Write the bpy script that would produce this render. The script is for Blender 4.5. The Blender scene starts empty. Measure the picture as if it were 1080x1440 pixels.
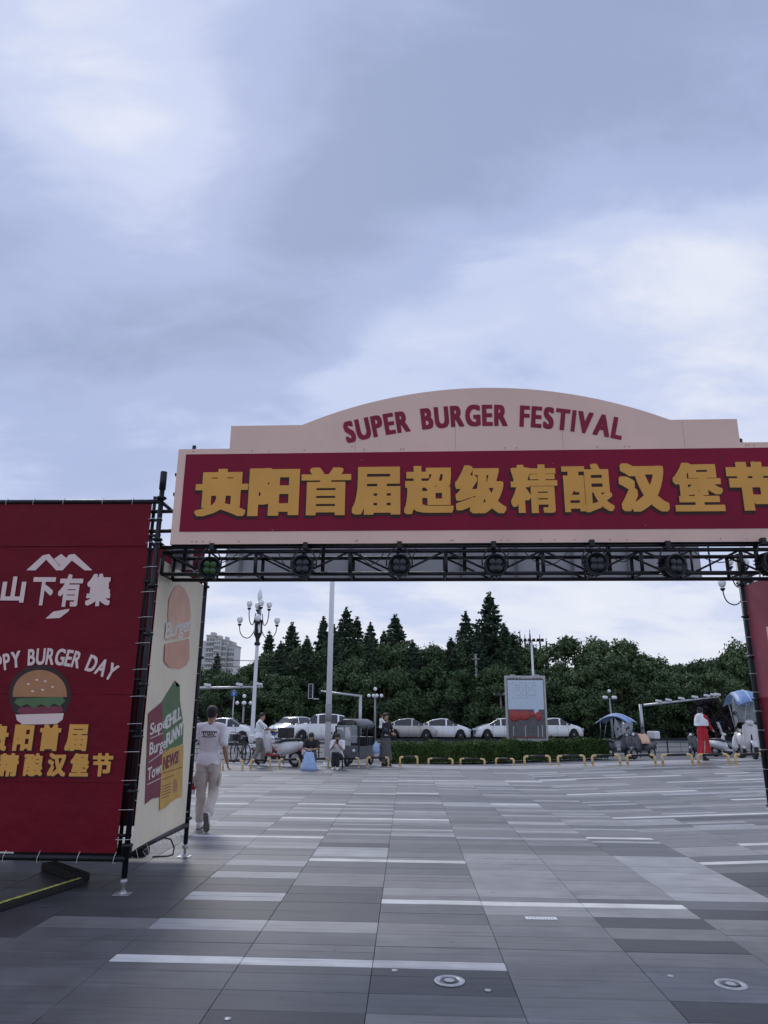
import bpy, bmesh, math, random
import numpy as np
from math import radians, sin, cos, pi
from mathutils import Vector, Matrix, Euler
from mathutils.bvhtree import BVHTree
random.seed(7); np.random.seed(7)
SC = bpy.context.scene
COL = SC.collection

# ------------------------------------------------------------------ camera
CAM_H = 1.65
cd = bpy.data.cameras.new('camera'); CAM = bpy.data.objects.new('camera', cd); COL.objects.link(CAM)
CAM.location = (0, 0, CAM_H)
CAM_R = (Matrix.Rotation(radians(1.9594), 3, 'Z') @ Matrix.Rotation(radians(105.885), 3, 'X') @ Matrix.Rotation(radians(0.45), 3, 'Z'))
CAM.rotation_euler = CAM_R.to_euler()
cd.sensor_fit = 'VERTICAL'; cd.sensor_height = 36; cd.lens = 36 * 990 / 1440
cd.clip_end = 3000; cd.clip_start = 0.05
SC.camera = CAM

# ------------------------------------------------------------------ light
SUN_AZ, SUN_EL = radians(-20), radians(43)          # azimuth from +Y towards +X
W = bpy.data.worlds.new('World'); SC.world = W; W.use_nodes = True
nt = W.node_tree; N = nt.nodes; L = nt.links
for n in list(N): N.remove(n)
def nn(t, **k):
    n = N.new(t)
    for a, b in k.items(): setattr(n, a, b)
    return n
out = nn('ShaderNodeOutputWorld'); bg = nn('ShaderNodeBackground'); bg.inputs[1].default_value = 0.1
L.new(bg.outputs[0], out.inputs[0])
sky = nn('ShaderNodeTexSky', sky_type='NISHITA', sun_disc=False)
sky.sun_elevation = SUN_EL; sky.sun_rotation = SUN_AZ; sky.air_density = 1.2; sky.dust_density = 2.0
tc = nn('ShaderNodeTexCoord')
def vmath(op, a, b=None):
    n = nn('ShaderNodeVectorMath', operation=op)
    for i, v in enumerate((a, b)):
        if v is None: continue
        if isinstance(v, (tuple, Vector)): n.inputs[i].default_value = tuple(v)
        else: L.new(v, n.inputs[i])
    return n
def fmath(op, a, b=0.0, clamp=False):
    n = nn('ShaderNodeMath', operation=op); n.use_clamp = clamp
    for i, v in enumerate((a, b)):
        if isinstance(v, (int, float)): n.inputs[i].default_value = v
        else: L.new(v, n.inputs[i])
    return n.outputs[0]
D = tc.outputs['Generated']
sep = nn('ShaderNodeSeparateXYZ'); L.new(D, sep.inputs[0])
den = fmath('ADD', fmath('MAXIMUM', sep.outputs[2], 0.0), 0.36)
inv = fmath('DIVIDE', 1.0, den)
sc_ = nn('ShaderNodeVectorMath', operation='SCALE'); L.new(D, sc_.inputs[0]); L.new(inv, sc_.inputs[3])
rot = nn('ShaderNodeMapping'); L.new(sc_.outputs[0], rot.inputs[0])
rot.inputs['Rotation'].default_value = (0, 0, radians(-24)); rot.inputs['Scale'].default_value = (1.0, 1.7, 0.0); rot.inputs['Location'].default_value = (3.1, 1.7, 0)
n1 = nn('ShaderNodeTexNoise'); L.new(rot.outputs[0], n1.inputs[0])
n1.inputs['Scale'].default_value = 1.5; n1.inputs['Detail'].default_value = 6; n1.inputs['Roughness'].default_value = 0.5; n1.inputs['Distortion'].default_value = 0.5
n2 = nn('ShaderNodeTexNoise'); L.new(rot.outputs[0], n2.inputs[0]); n2.inputs['Scale'].default_value = 5; n2.inputs['Detail'].default_value = 9; n2.inputs['Roughness'].default_value = 0.6; n2.inputs['Distortion'].default_value = 0.4
val = fmath('ADD', fmath('MULTIPLY', fmath('SUBTRACT', n1.outputs[0], 0.5), 0.72), fmath('MULTIPLY', fmath('SUBTRACT', n2.outputs[0], 0.5), 0.5))
def skydir(px, py):
    r = CAM_R @ Vector(((px - 540) / 990, (720 - py) / 990, -1)); return r.normalized()
# broad cloud masses: (direction, sharpness, amount); the layer thins where the sun stands behind it
for px, py, sh, am in ((205, 280, 110, .34), (200, 240, 30, .13), (70, 40, 40, .05), (280, 200, 120, .05), (760, 365, 130, .20), (900, 320, 110, .16), (600, 420, 130, .18), (1050, 450, 90, .16), (980, 380, 90, .1),
                       (60, 420, 50, -.36), (330, 430, 60, -.34), (620, 90, 18, -.2), (520, 250, 60, -.22), (930, 150, 26, -.2), (40, 560, 90, -.08), (1000, 60, 24, -.06), (330, 120, 60, -.06)):
    d = skydir(px, py)
    dp = vmath('DOT_PRODUCT', D, d).outputs['Value']
    g = fmath('POWER', fmath('MAXIMUM', dp, 0.0), float(sh))
    val = fmath('ADD', val, fmath('MULTIPLY', g, am))
# paler towards the horizon
hz = fmath('POWER', fmath('SUBTRACT', 1.0, fmath('MAXIMUM', sep.outputs[2], 0.0), True), 6.0)
val = fmath('ADD', val, fmath('MULTIPLY', hz, 0.42))
val = fmath('ADD', val, 0.475)
cr = nn('ShaderNodeValToRGB'); L.new(val, cr.inputs[0])
e = cr.color_ramp; e.interpolation = 'EASE'
e.elements[0].position = 0.0; e.elements[0].color = (.23, .28, .43, 1)
e.elements[1].position = 1.0; e.elements[1].color = (.68, .69, .72, 1)
for p, c in ((.3, (.30, .355, .535, 1)), (.52, (.405, .458, .62, 1)), (.76, (.56, .585, .665, 1))):
    x = e.elements.new(p); x.color = c
x10 = nn('ShaderNodeVectorMath', operation='SCALE'); L.new(cr.outputs[0], x10.inputs[0]); x10.inputs[3].default_value = 10.0
mx = nn('ShaderNodeMix', data_type='RGBA'); mx.inputs[0].default_value = 0.985
L.new(sky.outputs[0], mx.inputs[6]); L.new(x10.outputs[0], mx.inputs[7]); L.new(mx.outputs[2], bg.inputs[0])

ld = bpy.data.lights.new('sun', 'SUN'); SUN = bpy.data.objects.new('sun', ld); COL.objects.link(SUN)
ld.energy = 1.0; ld.angle = radians(14); ld.color = (1, .96, .9)
sd = Vector((sin(SUN_AZ) * cos(SUN_EL), cos(SUN_AZ) * cos(SUN_EL), sin(SUN_EL)))
SUN.rotation_euler = sd.to_track_quat('Z', 'Y').to_euler(); SUN.location = (0, 0, 30)
SC.view_settings.view_transform = 'Standard'; SC.view_settings.look = 'None'; SC.view_settings.gamma = 1; SC.view_settings.exposure = 0.5
SC.view_settings.use_curve_mapping = False

# ------------------------------------------------------------------ places
CO = Vector((0, 0, CAM_H))
def ray(px, py): return CAM_R @ Vector(((px - 540) / 990, (720 - py) / 990, -1))
def sm(t): t = max(0, min(1, t)); return t * t * (3 - 2 * t)
def zt(x, y):                                   # height of the ground: level plaza, rising to the right, falling to the road
    a = 1 - .7 * sm((y - 28) / 14)
    return a * .043 * max(0, min(9, x - FX)) - .6 * sm((y - 23.5) / 9)
FX = 3.35
def gnd(px, py):                                # where a line of sight meets the ground
    r = ray(px, py); t = 2.0; last = t
    while t < 400:
        p = CO + r * t
        if p.z < zt(p.x, p.y):
            a, b = last, t
            for _ in range(30):
                m = (a + b) / 2; p = CO + r * m
                if p.z < zt(p.x, p.y): b = m
                else: a = m
            return CO + r * b
        last = t; t *= 1.01
    return CO + r * t
def at_y(px, py, Y): r = ray(px, py); return CO + r * (Y / r.y)
def at_x(px, py, X): r = ray(px, py); return CO + r * (X / r.x)
def scale_at(y, x=0, z=1): return 990 / (y * cos(radians(15.9)) + (z - CAM_H) * sin(radians(15.9)))   # pixels of the photograph per metre

# ------------------------------------------------------------------ materials
M = {}
def mat(name, col, rough=.6, metal=0, var=.12, scale=6, bump=0, bscale=40, rnd=0, spec=.5, coat=0, trans=0, alpha=1, detail=4, dirt=None, world=False):
    m = bpy.data.materials.new(name); m.use_nodes = True; t = m.node_tree; nd = t.nodes; lk = t.links
    b = nd['Principled BSDF']; b.inputs['Roughness'].default_value = rough; b.inputs['Metallic'].default_value = metal
    b.inputs['Specular IOR Level'].default_value = spec; b.inputs['Coat Weight'].default_value = coat
    b.inputs['Transmission Weight'].default_value = trans; b.inputs['Alpha'].default_value = alpha
    c = nd.new('ShaderNodeTexCoord'); n = nd.new('ShaderNodeTexNoise'); n.inputs['Scale'].default_value = scale; n.inputs['Detail'].default_value = detail
    if world: c = nd.new('ShaderNodeNewGeometry')
    co_ = c.outputs['Position' if world else 'Object']
    lk.new(co_, n.inputs[0])
    r = nd.new('ShaderNodeMapRange'); lk.new(n.outputs[0], r.inputs[0]); r.inputs[1].default_value = .3; r.inputs[2].default_value = .7
    r.inputs[3].default_value = 1 - var; r.inputs[4].default_value = 1 + var
    last = r.outputs[0]
    if rnd:
        oi = nd.new('ShaderNodeObjectInfo'); q = nd.new('ShaderNodeMapRange'); lk.new(oi.outputs['Random'], q.inputs[0])
        q.inputs[3].default_value = 1 - rnd; q.inputs[4].default_value = 1 + rnd
        mu = nd.new('ShaderNodeMath'); mu.operation = 'MULTIPLY'; lk.new(last, mu.inputs[0]); lk.new(q.outputs[0], mu.inputs[1]); last = mu.outputs[0]
    s = nd.new('ShaderNodeVectorMath'); s.operation = 'SCALE'; s.inputs[0].default_value = col[:3]; lk.new(last, s.inputs[3])
    lastc = s.outputs[0]
    if dirt:
        dn = nd.new('ShaderNodeTexNoise'); dn.inputs['Scale'].default_value = dirt[1]; dn.inputs['Detail'].default_value = 6; dn.inputs['Roughness'].default_value = .65
        lk.new(co_, dn.inputs[0])
        dr = nd.new('ShaderNodeMapRange'); lk.new(dn.outputs[0], dr.inputs[0]); dr.inputs[1].default_value = .5; dr.inputs[2].default_value = .75; dr.inputs[3].default_value = 0; dr.inputs[4].default_value = dirt[2]
        mi = nd.new('ShaderNodeMix'); mi.data_type = 'RGBA'; lk.new(dr.outputs[0], mi.inputs[0]); lk.new(lastc, mi.inputs[6]); mi.inputs[7].default_value = (*dirt[0], 1)
        lastc = mi.outputs[2]
    if world:      # gum spots, drips and long faint tracks
        vo = nd.new('ShaderNodeTexVoronoi'); vo.inputs['Scale'].default_value = 2.6; lk.new(co_, vo.inputs[0])
        v2 = nd.new('ShaderNodeMapRange'); lk.new(vo.outputs['Distance'], v2.inputs[0]); v2.inputs[1].default_value = .035; v2.inputs[2].default_value = .06; v2.inputs[3].default_value = .75; v2.inputs[4].default_value = 0
        mp = nd.new('ShaderNodeMapping'); lk.new(co_, mp.inputs[0]); mp.inputs['Scale'].default_value = (.5, 7, 1)
        st = nd.new('ShaderNodeTexNoise'); st.inputs['Scale'].default_value = 3; st.inputs['Detail'].default_value = 7; lk.new(mp.outputs[0], st.inputs[0])
        s2 = nd.new('ShaderNodeMapRange'); lk.new(st.outputs[0], s2.inputs[0]); s2.inputs[1].default_value = .5; s2.inputs[2].default_value = .72; s2.inputs[3].default_value = 0; s2.inputs[4].default_value = .55
        mm = nd.new('ShaderNodeMath'); mm.operation = 'MAXIMUM'; lk.new(v2.outputs[0], mm.inputs[0]); lk.new(s2.outputs[0], mm.inputs[1])
        mi = nd.new('ShaderNodeMix'); mi.data_type = 'RGBA'; lk.new(mm.outputs[0], mi.inputs[0]); lk.new(lastc, mi.inputs[6]); mi.inputs[7].default_value = (col[0] * .5, col[1] * .5, col[2] * .52, 1)
        lastc = mi.outputs[2]
    lk.new(lastc, b.inputs['Base Color'])
    if bump:
        bn = nd.new('ShaderNodeTexNoise'); bn.inputs['Scale'].default_value = bscale; bn.inputs['Detail'].default_value = 3; lk.new(co_, bn.inputs[0])
        bp = nd.new('ShaderNodeBump'); bp.inputs['Strength'].default_value = bump; bp.inputs['Distance'].default_value = .02; lk.new(bn.outputs[0], bp.inputs['Height']); lk.new(bp.outputs[0], b.inputs['Normal'])
        rr = nd.new('ShaderNodeMapRange'); lk.new(n.outputs[0], rr.inputs[0]); rr.inputs[3].default_value = rough * .75; rr.inputs[4].default_value = min(1, rough * 1.2); lk.new(rr.outputs[0], b.inputs['Roughness'])
    m.diffuse_color = (*col[:3], 1); M[name] = m
    return m
mat('black_steel', (.012, .013, .017), .42, .3, .3, 12, .1, 60, spec=.5)
mat('galv', (.45, .46, .48), .4, .8, .2, 20)
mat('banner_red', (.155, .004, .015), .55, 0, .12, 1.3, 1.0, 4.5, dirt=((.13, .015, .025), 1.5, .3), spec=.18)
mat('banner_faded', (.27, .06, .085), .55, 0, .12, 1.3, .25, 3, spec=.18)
mat('banner_cream', (.82, .74, .58), .6, 0, .06, 1.5, .25, 3, dirt=((.66, .58, .44), 2.2, .5), spec=.18)
mat('sign_pink', (.82, .585, .49), .5, 0, .06, .9, .5, 2.2, dirt=((.68, .48, .41), 1.6, .45), spec=.18)
mat('sign_red', (.23, .006, .034), .5, 0, .14, .9, .5, 2.2, spec=.18)
mat('sign_edge', (.25, .26, .28), .5, .2)
mat('panel_grey', (.5, .5, .52), .6, 0, .12, 1.2, .08, 6)
mat('letter_red', (.26, .02, .05), .5, spec=.18)
mat('gold', (.74, .38, .09), .5, 0, .06, 3, spec=.18)
mat('gold_dark', (.028, .006, .006), .6)
mat('print_cream', (.78, .62, .58), .6, 0, .05, spec=.18)
mat('print_white', (.75, .72, .66), .6, 0, .05)
mat('print_salmon', (.74, .44, .31), .6, 0, .1, 4)
mat('print_salmon2', (.66, .36, .25), .6, 0, .1, 4)
mat('print_maroon', (.21, .035, .06), .6)
mat('print_green', (.09, .17, .07), .6)
mat('print_yellow', (.60, .36, .08), .6)
mat('print_brown', (.42, .2, .09), .6)
mat('print_dark', (.03, .015, .015), .6)
mat('tie', (.75, .75, .75), .5)
mat('lens', (.03, .032, .04), .25, .0, spec=.4)
mat('lens_green', (.03, .08, .02), .3)
mat('rubber', (.018, .018, .02), .8, 0, .2, 30)
mat('tape', (.55, .55, .12), .6, 0, .3, 30, dirt=((.05, .05, .04), 20, .8))
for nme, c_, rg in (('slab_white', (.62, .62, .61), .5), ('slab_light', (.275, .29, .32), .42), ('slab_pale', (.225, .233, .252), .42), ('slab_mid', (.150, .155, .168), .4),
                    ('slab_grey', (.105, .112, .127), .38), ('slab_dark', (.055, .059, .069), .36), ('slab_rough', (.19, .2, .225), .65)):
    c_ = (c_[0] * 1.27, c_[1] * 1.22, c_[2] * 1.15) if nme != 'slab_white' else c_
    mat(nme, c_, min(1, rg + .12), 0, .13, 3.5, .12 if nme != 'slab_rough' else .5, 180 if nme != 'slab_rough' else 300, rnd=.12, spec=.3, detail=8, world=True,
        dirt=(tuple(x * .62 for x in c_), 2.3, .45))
def leafmat(name, a, b, hueshift=.25):
    m = bpy.data.materials.new(name); m.use_nodes = True; t = m.node_tree; nd = t.nodes; lk = t.links
    bs = nd['Principled BSDF']; bs.inputs['Roughness'].default_value = .55; bs.inputs['Specular IOR Level'].default_value = .1
    c = nd.new('ShaderNodeTexCoord'); n = nd.new('ShaderNodeTexNoise'); n.inputs['Scale'].default_value = .55; n.inputs['Detail'].default_value = 5; n.inputs['Roughness'].default_value = .7
    lk.new(c.outputs['Object'], n.inputs[0]); oi = nd.new('ShaderNodeObjectInfo')
    ad = nd.new('ShaderNodeMath'); ad.operation = 'MULTIPLY_ADD'; lk.new(oi.outputs['Random'], ad.inputs[0]); ad.inputs[1].default_value = hueshift; lk.new(n.outputs[0], ad.inputs[2])
    r = nd.new('ShaderNodeMapRange'); lk.new(ad.outputs[0], r.inputs[0]); r.inputs[1].default_value = .4; r.inputs[2].default_value = .85
    mi = nd.new('ShaderNodeMix'); mi.data_type = 'RGBA'; lk.new(r.outputs[0], mi.inputs[0]); mi.inputs[6].default_value = (*a, 1); mi.inputs[7].default_value = (*b, 1)
    lk.new(mi.outputs[2], bs.inputs['Base Color']); M[name] = m
leafmat('leaf_broad', (.045, .078, .038), (.11, .16, .072))
leafmat('leaf_conifer', (.038, .062, .042), (.07, .105, .06))
leafmat('leaf_hedge', (.045, .085, .025), (.10, .16, .045), 0)
leafmat('leaf_purple', (.03, .024, .032), (.055, .04, .05), .1)
mat('bark', (.09, .07, .055), .9, 0, .3, 8, .4, 20)
mat('asphalt', (.10, .105, .115), .8, 0, .2, .6, .2, 60, dirt=((.14, .145, .155), .25, .6))
mat('soil', (.07, .06, .05), .9, 0, .3, 1)
mat('concrete', (.30, .30, .31), .8, 0, .15, 1.5, .1, 30)
mat('kerb', (.35, .35, .35), .8, 0, .15, 2)
mat('white_paint', (.72, .73, .76), .4, 0, .04, 2)
mat('white_line', (.7, .7, .7), .7, 0, .15, 6)
mat('globe', (.82, .83, .85), .25, 0, .02)
mat('iron', (.02, .02, .024), .5, .3)
mat('bollard_yellow', (.72, .52, .24), .5, 0, .12, 12, dirt=((.45, .2, .06), 14, .7))
mat('bollard_black', (.015, .015, .017), .5)
mat('glass_dark', (.015, .018, .022), .06, 0, .1, spec=.8)
mat('car_white', (.86, .865, .87), .25, 0, .02, coat=.6)
mat('car_silver', (.48, .46, .43), .28, .3, .02, coat=.6)
mat('car_dark', (.03, .033, .04), .25, 0, .02, coat=.6)
mat('plastic_black', (.02, .02, .022), .5)
mat('rim', (.35, .35, .37), .35, .7)
mat('lamp_red', (.35, .015, .015), .25)
mat('lamp_clear', (.7, .72, .75), .12, .2)
mat('plate_blue', (.03, .12, .4), .4)
mat('skin', (.42, .25, .17), .55, 0, .06, 8)
mat('hair', (.012, .01, .01), .6, 0, .3, 60, .6, 160)
mat('cloth_white', (.80, .82, .86), .8, 0, .05, 6, .5, 14)
mat('cloth_beige', (.62, .58, .53), .85, 0, .12, 7, .6, 12)
mat('cloth_khaki', (.20, .19, .17), .85, 0, .15, 7, .6, 12)
mat('cloth_black', (.02, .02, .024), .85, 0, .15, 7, .5, 14)
mat('cloth_grey', (.10, .10, .10), .85, 0, .15, 7, .6, 14)
mat('cloth_red', (.45, .012, .025), .75, 0, .15, 6, .6, 12)
mat('cloth_blue', (.36, .50, .75), .7, 0, .15, 8, .4, 14)
mat('shoe_white', (.65, .65, .64), .6); mat('shoe_sole', (.16, .15, .13), .8, 0, .3, 40, .6, 90)
mat('scooter_white', (.66, .66, .67), .3, 0, .04, coat=.4); mat('scooter_red', (.32, .02, .02), .35, coat=.4); mat('scooter_grey', (.10, .105, .12), .4)
mat('canopy_blue', (.16, .28, .52), .5, 0, .15, 6); mat('clear_sheet', (.5, .53, .56), .15, 0, .1, alpha=.35)
mat('poster_blue', (.50, .60, .70), .4, 0, .05); mat('poster_grey', (.09, .09, .1), .4, 0, .3, 7); mat('poster_frame', (.42, .43, .42), .5, .2, .12, 6)
mat('wall_pale', (.62, .62, .62), .8, 0, .08, .1); mat('wall_tan', (.50, .49, .46), .8, 0, .08, .1); mat('win_far', (.20, .22, .25), .2, 0, .2, .2)
mat('drain_ring', (.5, .51, .53), .35, .6, .12, 20)

# ------------------------------------------------------------------ mesh helpers
def link(o, parent=None):
    COL.objects.link(o)
    if parent is not None: o.parent = parent
    return o
def obj(name, bm, m, parent=None, smooth=False):
    me = bpy.data.meshes.new(name); bm.to_mesh(me); bm.free()
    for x in (m if isinstance(m, (list, tuple)) else [m]): me.materials.append(M[x] if isinstance(x, str) else x)
    if smooth: me.polygons.foreach_set('use_smooth', [True] * len(me.polygons))
    return link(bpy.data.objects.new(name, me), parent)
def meshobj(name, me, parent=None): return link(bpy.data.objects.new(name, me), parent)
def thing(name, label, cat, loc=(0, 0, 0), rz=0, group=None):
    o = bpy.data.objects.new(name, None); o.empty_display_size = .1; COL.objects.link(o)
    o.location = loc; o.rotation_euler = (0, 0, rz); o['label'] = label; o['category'] = cat
    if group: o['group'] = group
    return o
def tag(o, label, cat, group=None):
    o['label'] = label; o['category'] = cat
    if group: o['group'] = group
    return o
def dup(root, loc, rz=0, label=None, sc=None):
    r = root.copy(); COL.objects.link(r); r.location = loc; r.rotation_euler = (0, 0, rz)
    if label: r['label'] = label
    if sc: r.scale = sc
    for ch in list(root.children):
        c = ch.copy(); COL.objects.link(c); c.parent = r
        for g in list(ch.children):
            d = g.copy(); COL.objects.link(d); d.parent = c
    return r
def B(): return bmesh.new()
def bx(bm, c, s, rot=None, mi=0, bev=0):
    mtx = Matrix.Translation(c) @ (rot.to_4x4() if rot is not None else Matrix()) @ Matrix.Diagonal((*s, 1))
    r = bmesh.ops.create_cube(bm, size=1, matrix=mtx)
    fs = {f for v in r['verts'] for f in v.link_faces}
    for f in fs: f.material_index = mi
    if bev:
        es = list({e for v in r['verts'] for e in v.link_edges})
        q = bmesh.ops.bevel(bm, geom=es, offset=bev, segments=2, affect='EDGES', profile=.6)
        for f in q['faces']: f.material_index = mi
    return bm
def tube(bm, pts, r, n=8, mi=0, cap=True):
    pts = [Vector(p) for p in pts]; rr = r if isinstance(r, (list, tuple)) else [r] * len(pts)
    rings = []; up = None
    for i, p in enumerate(pts):
        d = (pts[min(i + 1, len(pts) - 1)] - pts[max(i - 1, 0)]).normalized()
        if up is None: up = Vector((0, 0, 1)) if abs(d.z) < .9 else Vector((1, 0, 0))
        a = d.cross(up)
        if a.length < 1e-4: a = d.cross(Vector((0, 1, 0)))
        a.normalize(); b = a.cross(d).normalized(); up = b
        rings.append([bm.verts.new(p + (a * cos(2 * pi * k / n) + b * sin(2 * pi * k / n)) * rr[i]) for k in range(n)])
    for i in range(len(rings) - 1):
        for k in range(n):
            f = bm.faces.new((rings[i][k], rings[i][(k + 1) % n], rings[i + 1][(k + 1) % n], rings[i + 1][k])); f.material_index = mi; f.smooth = True
    if cap:
        f = bm.faces.new(rings[0][::-1]); f.material_index = mi; f = bm.faces.new(rings[-1]); f.material_index = mi
    return bm
def lathe(bm, prof, n=16, c=(0, 0, 0), mi=0, rot=None):     # prof: (radius, z)
    R = rot if rot is not None else Matrix.Identity(3); c = Vector(c); rings = []
    for r, z in prof: rings.append([bm.verts.new(c + R @ Vector((max(r, 1e-4) * cos(2 * pi * k / n), max(r, 1e-4) * sin(2 * pi * k / n), z))) for k in range(n)])
    for i in range(len(rings) - 1):
        for k in range(n):
            f = bm.faces.new((rings[i][k], rings[i][(k + 1) % n], rings[i + 1][(k + 1) % n], rings[i + 1][k])); f.material_index = mi; f.smooth = True
    f = bm.faces.new(rings[0][::-1]); f.material_index = mi; f = bm.faces.new(rings[-1]); f.material_index = mi
    return bm
def prism(bm, pts, origin, u, v, n, d, mi=0, side_mi=None):   # polygon in the plane (u, v), from origin, thickness d along -n
    o = Vector(origin); u = Vector(u); v = Vector(v); n = Vector(n)
    a = [bm.verts.new(o + u * p[0] + v * p[1]) for p in pts]; b = [bm.verts.new(o + u * p[0] + v * p[1] - n * d) for p in pts]
    f = bm.faces.new(a); f.material_index = mi; g = bm.faces.new(b[::-1]); g.material_index = mi if side_mi is None else side_mi
    k = len(pts)
    for i in range(k):
        h = bm.faces.new((a[(i + 1) % k], a[i], b[i], b[(i + 1) % k])); h.material_index = mi if side_mi is None else side_mi
    bmesh.ops.recalc_face_normals(bm, faces=[f, g] + [h for h in bm.faces if h.index < 0][:0])
    return bm
def ball(bm, c, r, sub=2, mi=0, scl=(1, 1, 1)):
    q = bmesh.ops.create_icosphere(bm, subdivisions=sub, radius=r, matrix=Matrix.Translation(c) @ Matrix.Diagonal((*scl, 1)))
    for f in {f for v in q['verts'] for f in v.link_faces}: f.material_index = mi; f.smooth = True
    return bm
def torus(bm, c, R, r, axis='y', n=20, k=7, mi=0):
    c = Vector(c); rings = []
    for i in range(n):
        a = 2 * pi * i / n
        ring = []
        for j in range(k):
            b = 2 * pi * j / k; q = R + r * cos(b); h = r * sin(b)
            p = {'y': Vector((q * cos(a), h, q * sin(a))), 'x': Vector((h, q * cos(a), q * sin(a))), 'z': Vector((q * cos(a), q * sin(a), h))}[axis]
            ring.append(bm.verts.new(c + p))
        rings.append(ring)
    for i in range(n):
        for j in range(k):
            f = bm.faces.new((rings[i][j], rings[(i + 1) % n][j], rings[(i + 1) % n][(j + 1) % k], rings[i][(j + 1) % k])); f.smooth = True; f.material_index = mi
    return bm
def curve_pts(a, b, c, n=8):     # quadratic bend
    a, b, c = Vector(a), Vector(b), Vector(c)
    return [a * (1 - t) ** 2 + b * 2 * t * (1 - t) + c * t * t for t in [i / n for i in range(n + 1)]]

# ------------------------------------------------------------------ heavy lettering
RES = 88
_gc = {}
def glyph_mask(ch):
    """filled glyph as a grid, cropped to its ink, RES cells per em"""
    if ch in _gc: return _gc[ch]
    c = bpy.data.curves.new('g', 'FONT'); c.body = ch; c.resolution_u = 4
    o = bpy.data.objects.new('g', c); COL.objects.link(o)
    bpy.context.view_layer.update()
    me = o.to_mesh(); co = np.zeros(len(me.vertices) * 3); me.vertices.foreach_get('co', co); co = co.reshape(-1, 3)[:, :2].copy()
    me.calc_loop_triangles(); tr = np.zeros(len(me.loop_triangles) * 3, int); me.loop_triangles.foreach_get('vertices', tr); tr = tr.reshape(-1, 3)
    o.to_mesh_clear(); bpy.data.objects.remove(o); bpy.data.curves.remove(c)
    if not len(co): _gc[ch] = (np.zeros((2, 2)), 0, 0, .3, 0); return _gc[ch]
    lo = co.min(0); hi = co.max(0); S = RES * 3
    w = int((hi[0] - lo[0]) * S) + 3; h = int((hi[1] - lo[1]) * S) + 3
    g = np.zeros((h, w), bool); p = (co - lo) * S + 1
    for t in tr:
        a, b, d = p[t]; x0, y0 = np.floor(np.minimum(np.minimum(a, b), d)).astype(int); x1, y1 = np.ceil(np.maximum(np.maximum(a, b), d)).astype(int)
        X, Y = np.meshgrid(np.arange(x0, x1 + 1), np.arange(y0, y1 + 1))
        def s(p1, p2): return (X - p2[0]) * (p1[1] - p2[1]) - (p1[0] - p2[0]) * (Y - p2[1])
        s1, s2, s3 = s(a, b), s(b, d), s(d, a)
        q = ((s1 >= -.01) & (s2 >= -.01) & (s3 >= -.01)) | ((s1 <= .01) & (s2 <= .01) & (s3 <= .01))
        yy = np.clip(Y, 0, h - 1); xx = np.clip(X, 0, w - 1); g[yy[q], xx[q]] = True
    _gc[ch] = (g, lo[0], lo[1], hi[0] - lo[0], hi[1] - lo[1]); return _gc[ch]
def glyph_poly(ch, rx, ry, cells=64):
    """heavier glyph -> polygons in the unit box; rx, ry thicken the strokes (share of the box)"""
    g = glyph_mask(ch)[0].astype(float); h, w = g.shape
    H = cells; Wd = max(8, int(cells * max(.25, w / h)))
    if w > h * 1.6: H = max(10, int(cells * h / w * 1.2)); Wd = cells
    yi = (np.arange(H * 2) + .5) * h / (H * 2); xi = (np.arange(Wd * 2) + .5) * w / (Wd * 2)
    g = g[np.ix_(yi.astype(int), xi.astype(int))]
    px, py = int(round(rx * Wd * 2)), int(round(ry * H * 2))
    pad = 4; g = np.pad(g, ((py + pad, py + pad), (px + pad, px + pad)))
    k = g.copy()
    for d in range(1, px + 1): k = np.maximum(k, np.maximum(np.roll(g, d, 1), np.roll(g, -d, 1)))
    g = k.copy()
    for d in range(1, py + 1): k = np.maximum(k, np.maximum(np.roll(g, d, 0), np.roll(g, -d, 0)))
    for ax in (0, 1): k = (np.roll(k, 1, ax) + k * 2 + np.roll(k, -1, ax)) / 4
    k = k[::2, ::2] if False else k
    # marching squares
    Hn, Wn = k.shape; polys = []
    def P(x, y): return ((x - px - pad) / (Wd * 2 - 1), (y - py - pad) / (H * 2 - 1))
    inside = k > .5
    for y in range(Hn - 1):
        run = None
        for x in range(Wn - 1):
            c = (inside[y, x], inside[y, x + 1], inside[y + 1, x + 1], inside[y + 1, x])
            if all(c):
                if run is None: run = x
                continue
            if run is not None:
                polys.append([P(run, y), P(x, y), P(x, y + 1), P(run, y + 1)]); run = None
            if not any(c): continue
            cor = ((x, y), (x + 1, y), (x + 1, y + 1), (x, y + 1)); pl = []
            for i in range(4):
                a, b = cor[i], cor[(i + 1) % 4]; va, vb = k[a[1], a[0]], k[b[1], b[0]]
                if va > .5: pl.append(P(*a))
                if (va > .5) != (vb > .5):
                    t = (.5 - va) / (vb - va); pl.append(P(a[0] + (b[0] - a[0]) * t, a[1] + (b[1] - a[1]) * t))
            if len(pl) > 2: polys.append(pl)
        if run is not None: polys.append([P(run, y), P(Wn - 1, y), P(Wn - 1, y + 1), P(run, y + 1)])
    return polys
_gp = {}
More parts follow.
